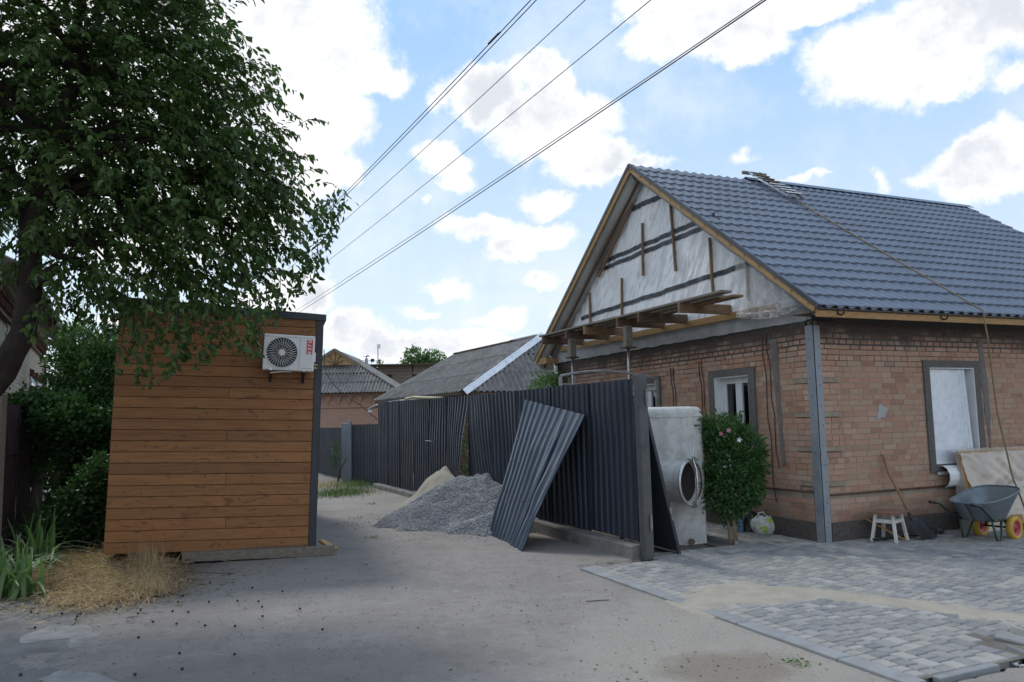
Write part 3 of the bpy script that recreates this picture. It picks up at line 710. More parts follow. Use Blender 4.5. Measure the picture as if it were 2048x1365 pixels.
# rusty chased cables on the gable wall
for yy, zt, zb in [(.83, 2.72, .9), (.92, 2.72, .45), (2.3, 2.5, 1.0), (2.36, 2.45, .9), (3.05, 2.4, .8), (3.12, 2.4, .8)]:
    mb = MB(); mb.tube([(-.010, yy + .02 * math.sin(k * 2.1) - .012 * k, zt + (zb - zt) * k / 8) for k in range(9)], .007, 5); mb.build('wall_cable', M_rust, house)
for zz in [1.08, 1.515, 1.945, 2.375, .65]:   # shadow gaps under the quoins are real steps, plus a dark strip painting in their shade
    mb = MB(); mb.box(.09, .36, -.004, .0, zz - .006, zz + .006); mb.box(-.004, 0, .09, .36, zz - .006, zz + .006); mb.build('quoin_shade_strip', M_rust_and_shade, house)

def window(axis, op, ftype):
    a, b, c, d = op
    w = bpy.data.objects.new('window', None); col.objects.link(w); w.parent = house
    def B(mb, u0, u1, d0, d1, z0, z1):
        if axis == 'x': mb.box(u0, u1, d0, d1, z0, z1)
        else: mb.box(d0, d1, u0, u1, z0, z1)
    # stucco surround as four butt-jointed strips
    k = (.11, .11) if axis == 'x' else (.13, .13); mb = MB()
    B(mb, a - k[0], a, -.028, .005, c - .1, d + .1); B(mb, b, b + k[1], -.028, .005, c - .1, d + .1); B(mb, a, b, -.028, .005, d, d + .1); B(mb, a, b, -.028, .005, c - .1, c)
    mb.build('surround', M_stucco, w)
    mb = MB(); B(mb, a, a + .012, -.02, .2, c, d); B(mb, b - .012, b, -.02, .2, c, d); B(mb, a + .012, b - .012, -.02, .2, d - .012, d); B(mb, a + .012, b - .012, -.02, .2, c, c + .012); mb.build('reveal', M_white, w)
    a, b, c, d = a + .012, b - .012, c + .012, d - .012
    fr = MB(); y0, y1, t = .12, .17, .05
    B(fr, a, a + t, y0, y1, c, d); B(fr, b - t, b, y0, y1, c, d); B(fr, a + t, b - t, y0, y1, d - t, d); B(fr, a + t, b - t, y0, y1, c, c + t)
    mid = (a + b) / 2; B(fr, mid - .03, mid + .03, y0 - .004, y1, c + t, d - t); fr.build('frame', M_white, w, bevel=.003)
    for (p, q) in ((a + t, mid - .03), (mid + .03, b - t)):
        sb = MB(); s = .035; B(sb, p, p + s, y0 - .006, y1 - .01, c + t, d - t); B(sb, q - s, q, y0 - .006, y1 - .01, c + t, d - t); B(sb, p + s, q - s, y0 - .006, y1 - .01, d - t - s, d - t); B(sb, p + s, q - s, y0 - .006, y1 - .01, c + t, c + t + s); sb.build('sash', M_white, w, bevel=.002)
        gl = MB(); B(gl, p + s, q - s, y0 + .02, y0 + .026, c + t + s, d - t - s); g_ = gl.build('pane', M_glassc, w)
    # curtain behind
    cu = MB()
    def cf(u, v):
        uu = a + .03 + u * (b - a - .06); dd = .26 + .018 * math.sin(u * 60) + .01 * math.sin(u * 23)
        return (uu, dd, c + v * (d - c)) if axis == 'x' else (dd, uu, c + v * (d - c))
    cu.grid(cf, 80, 1); cu.build('curtain', M_curt, w)
    cu = MB(); B(cu, a - .1, b + .1, .5, .52, c - .2, d + .1); cu.build('dark_interior', M_blk2, w)
    return w
gm = bpy.data.materials.new('clear_pane'); gm.use_nodes = True; nt = gm.node_tree; nt.nodes.clear()
gl_ = nd(nt, 'ShaderNodeBsdfGlossy', {0: (.8, .85, .9, 1), 'Roughness': .03}); tr_ = nd(nt, 'ShaderNodeBsdfTransparent', {0: (.75, .8, .8, 1)}); fr_ = nd(nt, 'ShaderNodeFresnel', {0: 1.5})
mx_ = nd(nt, 'ShaderNodeMixShader', {0: mth(nt, 'ADD', fr_.outputs[0], .06), 1: tr_.outputs[0], 2: gl_.outputs[0]}); nd(nt, 'ShaderNodeOutputMaterial', {0: mx_.outputs[0]}); M_glassc = gm
window('y', OPG[0], 0); window('y', OPG[1], 0); wl = window('x', OPL[0], 1); window('x', OPL[1], 0)
# curtain of pale net, one half of the gable window
mb = MB(); mb.grid(lambda u, v: (.215 + .01 * math.sin(u * 50), 1.72 + u * .2, .82 + v * 1.33), 40, 1); mb.build('net_curtain', M_lace, house)

# roof -----------------------------------------------------------------
roof = bpy.data.objects.new('roof', None); col.objects.link(roof); roof.parent = house
cosS = 1 / math.hypot(1, SL); slope_len = (RY + EAVE + .06) / cosS
dn = Vector((0, -1, -SL)).normalized(); up_n = Vector((0, -SL, 1)).normalized()
RIDGE = Vector((0, RY, 5.93))
NW, ROWS = 46, 18; wl_ = (HL_ + 2 * OVG) / NW; rl = slope_len / ROWS
def tile_sheet(c0, c1, side):
    mb = MB(); sub = 8; d_ = dn if side < 0 else Vector((0, 1, -SL)).normalized(); n_ = up_n if side < 0 else Vector((0, SL, 1)).normalized()
    xs = [(-OVG) + (c0 + i / sub) * wl_ for i in range((c1 - c0) * sub + 1)]
    lines = []
    for r in range(ROWS):
        for (t, hh) in ((0.0, 0.0), (.5, .010), (.92, .022), (.975, .021), (.99, .008), (1.0, .0)):
            if t == 1.0 and r < ROWS - 1: continue
            lines.append((r, t, hh))
    vs = []
    for (r, t, hh) in lines:
        for i, x in enumerate(xs):
            ph = (i / sub) % 1; w = math.sin(2 * math.pi * ph); w = w if w > 0 else w * .55
            sc = .030 * (w - .2) 
            s = (r + t) * rl + (sc if t > 0 else sc) * (1 if 0 < r + t < ROWS else 0)
            p = RIDGE + d_ * s + n_ * (.022 * w + hh); vs.append((x, p.y, p.z))
    nxn = len(xs); fs = []
    for j in range(len(lines) - 1):
        for i in range(nxn - 1):
            a = j * nxn + i; q = (a, a + 1, a + nxn + 1, a + nxn); fs.append(q if side > 0 else q[::-1])
    mb.add(vs, fs); return mb
for c0 in range(0, NW, 6):
    c1 = min(NW, c0 + 6); tile_sheet(c0, c1, -1).build('metal_tile_sheet', M_roof, roof)
tile_sheet(0, NW, 1).build('metal_tile_sheet', M_roof, roof)
# deck under the tiles, membrane soffit
def slab_roof(off0, off1, x0, x1, m, name, par, y_in=0.0, y_out=EAVE):
    for sd in (-1, 1):
        mb = MB(); pts = []
        for (yy, o) in ((0, off0), (RY + y_out, off0), (RY + y_out, off1), (0, off1)): pts.append((RY + sd * yy, 5.90 - SL * yy + o))
        mb.prism(pts, 0, x0, x1); fixn(mb.build(name, m, par))
slab_roof(-.005, -.05, -OVG + .02, HL_ + OVG - .02, M_pined, 'roof_deck', roof)
# verge boards and rafters (new pine)
for sd in (-1, 1):
    d_ = Vector((0, sd, -SL)).normalized(); n_ = Vector((0, sd * SL, 1)).normalized()
    for xx, w, h, off, nm, m in ((-OVG - .012, .024, .10 if sd > 0 else .075, -.07 if sd > 0 else -.058, 'verge_board', M_pine), (HL_ + OVG + .012, .024, .13, -.075, 'verge_board', M_pine), (-OVG + .14, .045, .05, -.235 if sd > 0 else -.10, 'rafter', M_wooddk), ):
        a = RIDGE + n_ * off; b = a + d_ * (slope_len - .05); mb = MB(); mb.beam((xx, a.y, a.z), (xx, b.y, b.z), w, h, n_); mb.build(nm, m, roof, bevel=.002)
    mb = MB(); a = RIDGE + n_ * .0; b = a + d_ * (slope_len); mb.beam((-OVG - .018, a.y, a.z), (-OVG - .018, b.y, b.z), .035, .055, n_); mb.build('verge_trim', M_roofd, roof)
    # batten ends under the tiles along the verge
    for k in range(15):
        p = RIDGE + d_ * (.1 + k * .345) + n_ * -.050
        if sd > 0: continue
        mb = MB(); mb.beam((-OVG - .034, p.y, p.z), (-OVG + .02, p.y, p.z), .05, .022, n_); mb.build('batten', M_pine, roof)
# membrane under the overhang
for sd in (-1, 1):
    mb = MB()
    def f(u, v, sd=sd):
        yy = v * (RY + EAVE - .06) ; sag = -.13 - (.10 * u if sd > 0 else 0) - .02 * abs(math.sin(v * 19)) * u - .02 * fbm(u * 2, v * 6, 1, 2) - (.07 * math.sin(math.pi * min(1, u * 1.1)) if sd > 0 else 0) * (.6 + .4 * math.sin(v * 14))
        return (-OVG + .01 + u * (OVG + .05), RY + sd * yy, 5.86 - SL * yy + sag * (1 if u > .1 else .3))
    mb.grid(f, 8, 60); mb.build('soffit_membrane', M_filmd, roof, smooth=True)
# eaves
ye = -EAVE
for sgn, y0 in ((1, -EAVE), (-1, HWd + EAVE)):
    zb = 2.77
    mb = MB(); mb.box(-OVG, HL_ + OVG, min(y0, y0 + sgn * .026), max(y0, y0 + sgn * .026), zb, zb + .135); mb.build('fascia_board', M_pine, roof, bevel=.003)
    mb = MB(); mb.box(-OVG, HL_ + OVG, min(y0 - sgn * .004, y0 - sgn * .03), max(y0 - sgn * .004, y0 - sgn * .03), zb + .09, zb + .118); mb.build('drip_edge', M_roofd, roof)
    mb = MB(); mb.box(-OVG, HL_ + OVG, min(y0 + sgn * .03, sgn * .0 + (0 if sgn > 0 else HWd)), max(y0 + sgn * .03, (0 if sgn > 0 else HWd)), zb + .06, zb + .075); mb.build('eaves_soffit', M_wooddk, roof)
mb = MB(); mb.box(-OVG, 0, HWd - .1, HWd + EAVE, 2.775, 2.90); mb.build('eaves_end_board', M_pine, roof)
# gutter brackets
for xx in (.0, 1.78, 3.5, 5.3):
    x_ = xx + .02; cy, cz, rr = -EAVE - .055, 2.845, .052
    pts = [(x_, -EAVE - .008, 2.86)] + [(x_, cy + rr * math.cos(t), cz + rr * math.sin(t) - .0) for t in np.linspace(0, -math.pi, 12)] + [(x_, cy - rr, cz + .02)]
    mb = MB(); mb.tube(pts, .010, 6); mb.build('gutter_bracket', M_black, roof)
# ridge cap from the roof ladder onwards
mb = MB()
def rf(u, v):
    a = (v - .5) * 2; yy = a * .12; return (2.15 + u * (HL_ + OVG - 2.13), RY + yy, 5.965 + .018 - abs(yy) * SL + (.0 if abs(a) > .1 else .0))
mb.grid(rf, 1, 6); mb.build('ridge_cap', M_roof, roof, solid=.003)
# gable membrane ----------------------------------------------------------
def filmpt(y, z):
    return -.035 + .022 * fbm(y, z * .5, 3, 1.6, 3) + .024 * fbm(y * 2.2 + z * .8, z * .5, 8, 3, 3) + .016 * fbm(y * 2 + z * 1.0, z * .5, 1, 9, 3)
mb = MB()
def gf(u, v):
    z = 2.99 + v * 2.72; half = max(.02, (5.90 - .10 - z) / SL); half = min(half, HWd / 2); h2 = max(.02, (5.90 - .27 - z) / SL); h2 = min(h2, HWd / 2 - .05); y = RY - half + u * (half + h2)
    return (filmpt(y, z), y, z)
mb.grid(gf, 220, 110, True); film_o = mb.build('gable_membrane', M_film, house, smooth=True)
def stripe(y0, y1, z, w=.075):
    mb = MB(); n = 80
    def f(u, v):
        y = y0 + (y1 - y0) * u; zz = z(u) + (v - .5) * w + .012 * fbm(y, 0, 4, 2.5); return (filmpt(y, zz) - .013, y, zz)
    mb.grid(f, n, 3, True); mb.build('printed_stripe', M_filmb, film_o, smooth=True)
stripe(2.95, 4.05, lambda u: 5.28 + .0 * u, .085); stripe(1.75, 5.15, lambda u: 4.60 - .05 * u); stripe(1.65, 5.3, lambda u: 4.48 - .06 * u); stripe(.95, 6.1, lambda u: 3.72 - .13 * u)
for (ya, za, yb, zb) in [(3.69, 4.94, 3.73, 4.03), (2.84, 5.08, 2.77, 3.93), (1.87, 4.27, 1.85, 3.42), (1.07, 3.82, 1.08, 3.2), (4.43, 4.11, 4.47, 3.4), (5.64, 4.04, 5.65, 3.45)]:
    mb = MB(); mb.beam((-.075, ya, za), (-.075, yb, zb), .028, .045, (1, 0, 0)); mb.build('batten', M_pined, house, bevel=.002)
mb = MB(); mb.beam((-.09, 3.95, 5.34), (-.09, 5.25, 4.28), .03, .05, (1, 0, 0)); mb.build('batten', M_pined, house, bevel=.002)
mb = MB(); mb.beam((-.05, .5, 3.03), (-.05, HWd - .3, 3.06), .06, .10, (0, 0, 1)); mb.build('wall_plate', M_pine, house, bevel=.003)
# clear sheet bunched at the right end of the gable
mb = MB()
def pf(u, v):
    y = 1.25 - u * 1.4; top = 3.85 - u * .95; z = 2.98 + v * (top - 2.98) ; z -= .10 * math.sin(u * 3.1) * (1 - v)
    fold = .03 * math.sin(u * 46 + 5 * v) * (1 - .4 * v) + .05 * fbm(u * 3, v * 2, 2, 2)
    return (-.12 + fold - .05 * (1 - v), y, z)
mb.grid(pf, 90, 20, True); mb.build('polythene_sheet', M_poly, house, smooth=True)
mb = MB(); mb.tube([(-.14 + .02 * math.sin(k * 1.7), 1.25 - k * .1, 3.02 - .06 * math.sin(k / 12 * 3.1)) for k in range(13)], [.03 + .012 * math.sin(k * 2.3) for k in range(13)], 7); mb.build('rolled_sheet_edge', M_poly, house, smooth=True)
# torn membrane hanging at the far eaves
mb = MB(); mb.grid(lambda u, v: (-.05 - .16 * u + .04 * fbm(u * 3, v * 3, 1, 2), HWd + .05 - .5 * u * (1 - v), 2.55 + v * .5), 14, 10); mb.build('torn_membrane', M_film, house, smooth=True)
# foam sheet in the long wall window and its roll
a, b, c, d = OPL[0]
mb = MB()
def ff(u, v):
    x = a + .012 + u * .74; z = d - .02 - v * 1.42; bul = .02 * v + (.035 * math.sin(max(0, u - .5) * 75) * max(0, u - .45) * 1.5)
    return (x + .06 * v * (u - .0), .03 - bul - .05 * max(0, v - .85) * 5, z)
mb.grid(ff, 60, 24); mb.build('foam_sheet', M_foam, wl, smooth=True)
mb = MB()
def fr2(u, v):
    t = v * 3.6; r = .13 + .0 * t; return (a + .06 + u * .42, -.14 - r * math.cos(t) * .9 + .11, .77 - r * math.sin(t) * 1.0 + .02)
def fr3(u, v):   # flap hanging and curling outwards below the sill
    x = a + .10 + u * .42
    k = [(.0, .87), (-.08, .88), (-.14, .85), (-.18, .78), (-.18, .70), (-.15, .63), (-.10, .60)]
    t = v * 6; i = min(5, int(t)); f = t - i; return (x - .06 + .0 * v, k[i][0] * (1 - f) + k[i + 1][0] * f, k[i][1] * (1 - f) + k[i + 1][1] * f)
mb.grid(fr3, 8, 24); mb.build('foam_flap', M_foam2, wl, smooth=True, solid=.006)

# scaffold platform -----------------------------------------------------
sc = thing('scaffold_platform', 'timber scaffold platform of planks on brackets under the silver gable membrane', 'scaffold', HW(-.6, 3.4, 0), HA)
def HLc(x, y, z): return (x + .6, y - 3.4, z)
for i, (x, y0, y1, z) in enumerate([(-.86, .56, 3.9, 3.21), (-.84, 3.3, 6.2, 3.225), (-.66, .9, 4.2, 3.205), (-.64, 3.9, 6.1, 3.22), (-.44, 1.6, 5.6, 3.205), (-.62, .62, 1.9, 3.172)]):
    mb = MB(); mb.beam(HLc(x, y0, z), HLc(x, y1, z + .0), .17, .032); mb.build('plank', M_woodgr if i != 5 else M_pined, sc, bevel=.003)
for i, (y, l, m) in enumerate([(1.5, .95, M_pined), (2.56, .95, M_wooddk), (3.19, .98, M_wooddk), (4.3, .98, M_pined), (5.0, .98, M_wooddk), (6.0, .9, M_wooddk)]):
    mb = MB(); mb.beam(HLc(-.95, y, 3.125), HLc(-.05, y, 3.125), .05, .14); mb.build('bracket_beam', m, sc, bevel=.003)
    if m is M_pine: pass
for y in (3.03, 4.95):
    mb = MB(); mb.beam(HLc(-.85, y, 3.05), HLc(-.85, y, 2.72), .12, .10, (0, 1, 0)); mb.build('post', M_woodgr, sc, bevel=.004)
    mb = MB(); mb.box(-.35, -.15, y - 3.4 - .08, y - 3.4 + .08, 2.695, 2.72); mb.build('prop_plate', M_rust, sc)
    mb = MB(); mb.tube([HLc(-.85, y, .03), HLc(-.85, y, 2.7)], .024, 8); pr = mb.build('prop_tube', M_steelgr, sc, smooth=True)
    for k in range(12):
        mb = MB(); p = HLc(-.85 - .025, y, 1.4 + k * .1); mb.lathe([(0, 0), (.006, 0), (.006, .003), (0, .003)], 6, p, (-1, 0, 0)); mb.build('pin_hole', M_blk2, pr)

# ladder hooked over the ridge -------------------------------------------
def roofpt(x, s, h=.04):   # s metres down the near slope
    p = RIDGE + dn * s + up_n * h; return HW(x, p.y, p.z)
ld = thing('roof_ladder', 'pale wooden roof ladder hooked over the ridge of the metal tile roof', 'ladder', roofpt(2.35, .0))
o0 = Vector(ld.location)
for dx in (0, .30):
    mb = MB(); mb.beam(roofpt(2.22 + dx, -.12, .12) - o0, roofpt(2.34 + dx, 1.02, .09) - o0, .035, .035, (0, 0, 1)); mb.build('rail', M_woodgr if dx else M_galv, ld)
for k in range(7):
    s = .1 + k * .14; mb = MB(); mb.beam(roofpt(2.20 + s * .11, s, .13) - o0, roofpt(2.56 + s * .11, s, .13) - o0, .05, .016); mb.build('rung', M_galv if k > 2 else M_woodgr, ld)
mb = MB(); mb.beam(roofpt(2.12, -.10, .10) - o0, roofpt(2.66, -.10, .10) - o0, .05, .05); mb.build('hook_block', M_woodgr, ld)
mb = MB(); pts = [roofpt(2.45, 1.0, .07), roofpt(2.47, 2.4, .045), roofpt(2.50, 3.8, .045), roofpt(2.53, slope_len - .03, .04), HW(2.54, -.50, 2.6), HW(2.55, -.54, 1.6), HW(2.57, -.66, .75), HW(2.70, -.80, .04)]
mb.tube(pts, .011, 6); setp(mb.build('rope', M_rope, smooth=True), 'thin tan rope running down the tile roof and hanging past the eaves to the ground', 'rope')

# ================================================================== FENCE ALONG THE LANE
fe = thing('profiled_steel_fence', 'anthracite profiled steel fence with buckled sheets along the lane', 'fence', FP(0, 0, 0))
fo = Vector(fe.location)
def fsheet(sb0, sb1, st0, st1, zb, zt, nb=0.0, dent=0.0, seed=0, n0=0.0):
    def bot(t): return FP(sb0 + (sb1 - sb0) * t, n0 + nb * t if nb > 0 else n0 - nb * (1 - t), zb) - fo
    def top(t): return FP(st0 + (st1 - st0) * t, n0, zt) - fo
    def cr(u, v): return dent * .7 * fbm(u * 1.1, v * 1.1, seed, 1.2, 2) + .0012 * fbm(u * 3, v * 3, seed, 1, 2)
    return corr(bot, top, abs(st1 - st0), .135, .020, FNl, 'trap', 16, 10, cr)
specs = [(.05, 1.16, .05, 1.16, .19, 2.06, 0, .03), (1.13, 2.25, 1.13, 2.25, .17, 2.065, 0, .03), (2.22, 3.34, 2.22, 3.35, .17, 2.06, 0, .03), (3.15, 4.05, 3.32, 4.45, .17, 2.06, .10, .05),
         (3.95, 4.72, 4.42, 5.50, .17, 2.07, .14, .06), (5.56, 6.62, 5.50, 6.62, .15, 2.07, -.22, .07), (6.6, 7.72, 6.6, 7.72, .13, 2.08, 0, .07), (7.7, 8.8, 7.7, 8.8, .13, 2.09, 0, .03), (8.78, 9.85, 8.78, 9.85, .12, 2.10, 0, .03), (9.83, 10.85, 9.83, 10.85, .12, 2.115, 0, .02), (10.83, 11.8, 10.83, 11.8, .12, 2.13, 0, .02)]
for i, (a, b, c, d, z0, z1, nb, dt) in enumerate(specs):
    fsheet(a, b, c, d, z0, z1, nb, dt, i * 3.3, .003 * (i % 2)).build('fence_sheet', M_fence, fe)
for z in (.55, 1.75):
    for (s0, s1) in ((0, 5.3), (5.7, 11.8)):
        mb = MB(); mb.beam(FP(s0, -.045, z) - fo, FP(s1, -.045, z) - fo, .03, .04); mb.build('fence_rail', M_dark, fe)
for s in (2.6, 5.6, 8.6, 11.75):
    mb = MB(); mb.beam(FP(s, -.09, 0) - fo, FP(s, -.09, 2.0) - fo, .06, .06, FD); mb.build('fence_post', M_dark, fe)
mb = MB(); a = FP(-.075, -.015, 0) - fo; mb.beam(a, a + Vector((-.012, 0, 2.10)), .115, .115, FD); po = mb.build('end_post', mat('post_grey', (.085, .085, .092), .55, c2=(.06, .06, .066), scale=5), fe, bevel=.006)
for z in (.42, 1.83):
    mb = MB(); q = FP(-.12, -.05, z) - fo; mb.tube([q + Vector((0, -.03, -.07)), q + Vector((0, -.03, .07))], .016, 8); mb.tube([q + Vector((.0, -.03, -.1)), q + Vector((.0, -.03, .1))], .008, 6); mb.build('hinge', M_steelgr, po)
for (s, z, dn_) in ((2.4, .82, 1), (7.3, 1.2, 0)):
    mb = MB(); mb.tube([FP(s, .02, z) - fo, FP(s, .10, z + .02) - fo, FP(s + .25, .13, z + .03) - fo], .012, 6); mb.build('bent_rod', M_steelgr, fe)
M_conc2 = mat('old_dirty_concrete', (.23, .215, .195), .92, c2=(.14, .13, .118), scale=3, bump=.7, bscale=25, world=True)
# concrete base strips
def baseblock(s0, s1, h, lab, seed):
    mb = MB(); n = int((s1 - s0) / .12)
    for s_ in range(n + 1):
        s = s0 + (s1 - s0) * s_ / n; j = lambda k: .010 * fbm(s, k, seed, 2.5, 3)
        for (nn, z) in ((.14 + j(1), -.02), (.135 + j(2), h - .015 + j(3)), (.12 + j(4), h + j(3)), (-.06, h + j(5)), (-.07, -.02)): mb.v.append(tuple(FP(s, nn, z)))
    for s_ in range(n):
        for k in range(5): a = s_ * 5 + k; b = s_ * 5 + (k + 1) % 5; mb.f.append((a, b, b + 5, a + 5))
    mb.f.append((0, 1, 2, 3, 4)); mb.f.append(tuple(n * 5 + k for k in (4, 3, 2, 1, 0))); mb.r = [0] * len(mb.f)
    setp(fixn(mb.build('concrete_strip', M_conc2)), lab, 'concrete strip')
baseblock(.0, 5.2, .155, 'long rough concrete strip under the near fence sheets beside the steel post', 1)
baseblock(6.4, 11.85, .10, 'low concrete strip under the far half of the fence behind the sand heap', 2)
# loose sheets leaning on the fence: two sheets overlapping
ls = thing('leaning_steel_sheet', 'scuffed blue-grey profiled steel sheet leaning at a slant against the fence', 'steel sheet', (-.1, 10.5, 0))
lo = Vector(ls.location)
BLc, BRc, TLc, TRc = Vector((-.37, 11.35, .0)), Vector((.09, 9.72, .0)), Vector((.25, 11.70, 1.90)), Vector((.99, 10.12, 1.645))
TLc += FNl * .05; TRc += FNl * .05
nn = (BRc - BLc).cross(TLc - BLc).normalized()
if nn.dot(Vector((0, -1, 0))) < 0: nn = -nn
def bl(t): return BLc.lerp(BRc, t) - lo
def tl(t): return TLc.lerp(TRc, t) - lo
def seg(t0, t1, off, sd):
    return corr(lambda t: bl(t0 + (t1 - t0) * t) + nn * off, lambda t: tl(t0 + (t1 - t0) * t) + nn * off, 1.7 * (t1 - t0), .17, .024, nn, 'trap', 26, 10, lambda u, v: .02 * fbm(u, v * 1.5, sd, 1.2, 3) + .05 * math.sin(math.pi * v) * (u - .3) * .4 + .012 * fbm(u * 4, v * 3, sd, 1, 2))
seg(0, .76, .010, 3).build('profiled_sheet', M_sheet, ls, solid=.003)
seg(.70, 1, .024, 9).build('profiled_sheet', M_sheet, ls, solid=.003)
for k in range(16):
    t = random.choice([.08, .25, .42, .58, .66, .75]) ; v = random.choice([.25, .3, .55, .7, .78]); p = bl(t).lerp(tl(t), v) + nn * .036
    mb = MB(); mb.lathe([(0, .006), (.011, .004), (.013, 0)], 8, p, nn); mb.build('screw', M_steelgr, ls)
# gate leaf leaning on the back of the fence
gl = thing('gate_leaf', 'dark steel gate leaf leaning behind the fence end post beside the whitewashed tank', 'gate leaf', HW(-2.0, .2, 0), HA)
def GP(y, t, off=0): return Vector((-.0 - .42 * t + off, y - .0, 1.82 * t + .02 - .0))
mb = MB(); mb.add([GP(0.02, .02, .01), GP(1.25, .02, .01), GP(1.25, .98, .01), GP(.02, .98, .01), GP(0.02, .02, -.008), GP(1.25, .02, -.008), GP(1.25, .98, -.008), GP(.02, .98, -.008)], [(0, 1, 2, 3), (7, 6, 5, 4), (0, 4, 5, 1), (3, 2, 6, 7), (0, 3, 7, 4), (1, 5, 6, 2)]); mb.build('gate_panel', M_dark, gl)
for p, q in ((GP(0, 0), GP(0, 1)), (GP(1.27, 0), GP(1.27, 1)), (GP(.0, 0), GP(1.27, 0)), (GP(0, 1), GP(1.27, 1)), (GP(0, .5), GP(1.27, .5))):
    mb = MB(); mb.beam(p, q, .04, .04, (1, 0, .2)); mb.build('gate_frame', M_dark, gl, bevel=.003)
mb = MB(); mb.tube([GP(-.03, .22), GP(-.03, .30)], .014, 8); mb.build('hinge', M_steelgr, gl)
# whitewashed tank -----------------------------------------------------------
tk = thing('steel_tank', 'tall patchy whitewashed steel tank with an open round hatch behind the fence post', 'tank', (1.93, 10.35, 0))
mb = MB()
prof = []; hw, hd, rc = .48, .36, .06
for k in range(4):
    cx, cy = ((hw - rc) * (1 if k in (0, 3) else -1), (hd - rc) * (1 if k < 2 else -1))
    for t in range(5): a = math.pi / 2 * (k + t / 4); prof.append((cx + rc * math.cos(a), cy + rc * math.sin(a)))
npf = len(prof); lev = [(0, 1), (.01, 1), (.4, 1.0), (.8, 1.0), (1.2, 1), (1.60, 1), (1.66, 1.0), (1.70, .965), (1.725, .90), (1.735, .7)]
for z, s in lev:
    for (x, y) in prof: mb.v.append((x * s + .004 * fbm(x * 3, z * 2, 1) , y * s, z))
for j in range(len(lev) - 1):
    for i in range(npf): mb.f.append((j * npf + i, j * npf + (i + 1) % npf, (j + 1) * npf + (i + 1) % npf, (j + 1) * npf + i))
mb.f.append(tuple((len(lev) - 1) * npf + i for i in range(npf))); mb.r = [0] * len(mb.f); mb.build('tank_body', M_tank, tk, smooth=True)
mb = MB(); mb.box(-hw - .006, hw + .006, -hd - .006, hd + .006, 1.60, 1.612); mb.build('weld_band', M_tank, tk, bevel=.003)
hc = Vector((.25, -.60, .80)); ax = Vector((.72, -.69, .0)).normalized(); hr = .27
hb = hc - ax * .34
mb = MB(); mb.lathe([(hr - .02, -.36), (hr - .02, .31), (hr + .012, .315), (hr + .012, .345), (hr - .012, .345), (hr - .012, .24)], 36, hb, ax); ho = mb.build('hatch_neck', M_tank, tk, smooth=False)
mb = MB(); mb.lathe([(hr - .0135, .34), (hr - .0135, .245)], 36, hb, ax); mb.build('hatch_lining', M_rust_and_shade, ho)
mb = MB(); mb.lathe([(hr - .014, .245), (0, .235)], 36, hb, ax); mb.build('hatch_shade_disc', mat('hatch_shade_dark', (.022, .014, .011), .95), ho)  # shallow closing disc, the shade of the deep hollow painted as near-black colour
mb = MB(); mb.lathe([(hr + .002, .318), (hr + .018, .325), (hr + .018, .338), (hr - .002, .35)], 36, hb, ax); mb.build('hatch_rim', M_galv, ho, smooth=True)
c0 = hb + ax * .36; mb = MB(); side = ax.cross(Vector((0, 0, 1)))
mb.tube([c0 + Vector((0, 0, hr + .04)), c0 + ax * .05 + Vector((0, 0, hr * .6)), c0 + ax * .06, c0 + ax * .05 + Vector((0, 0, -hr * .6)), c0 + Vector((0, 0, -hr - .04))], .013, 8); mb.build('clamp_bar', M_galv, ho, smooth=True)
mb = MB(); mb.tube([c0 + Vector((0, 0, hr + .0)) - side * .14, c0 + Vector((0, 0, hr + .02)) + side * .10], .008, 6); mb.tube([c0 + Vector((0, 0, hr + .0)), c0 + Vector((0, 0, hr + .16)) + side * -.06], .009, 6); mb.build('clamp_bolt', M_galv, ho)
for dz in (-1, 1):
    for sd in (-.025, .025): mb = MB(); mb.lathe([(0, -.02), (.024, -.02), (.024, .02), (0, .02)], 8, c0 + Vector((0, 0, dz * (hr + .02))) + side * sd, ax); mb.build('clamp_nut', M_galv, ho)
mb = MB(); mb.lathe([(.03, 0), (.03, .10), (.036, .10), (.036, .13), (0, .13)], 12, (-.07, -hd, .78), (0.1, -1, 0)); mb.build('pipe_stub', M_steelgr, tk)
mb = MB(); mb.lathe([(.035, 0), (.035, .05), (0, .05)], 12, (.27, -hd, .05), (0, -1, 0)); mb.build('drain_plug', M_rust_and_shade, tk)

# arched ornamental gate -------------------------------------------------------
ag = thing('arched_garden_gate', 'grey metal garden gate with an arched top rail rising behind the fence', 'gate', HW(-2.4, 2.35, 0), HA)
def arch(u): return 2.17 + .12 * math.sin(math.pi * min(1, .12 + u * .88))
for x in (0, 1.6):
    mb = MB(); mb.beam((x, 0, 0), (x, 0, arch(x / 1.6) - .01), .04, .04, (0, 1, 0)); mb.build('gate_post', M_steelgr, ag)
mb = MB(); mb.tube([(u * 1.6, 0, arch(u)) for u in np.linspace(0, 1, 16)], .020, 6); mb.build('arch_rail', M_steelgr, ag)
mb = MB(); mb.beam((0, 0, 2.0), (1.6, 0, 2.0), .025, .025); mb.beam((0, 0, 2.1), (1.45, 0, 2.1), .008, .012); mb.build('cross_rail', M_steelgr, ag)
for k in range(4):
    x = .13 + k * .37; z = 2.01; mb = MB()
    mb.tube([(x, 0, z), (x, 0, z + .17), (x + .10, 0, z + .17), (x + .10, 0, z + .0), (x + .035, 0, z + .0)], .006, 5); mb.tube([(x + .03, 0, z + .03), (x + .03, 0, z + .14), (x + .07, 0, z + .14), (x + .07, 0, z + .03), (x + .03, 0, z + .03)], .005, 5); mb.build('square_scroll', M_steelgr, ag)

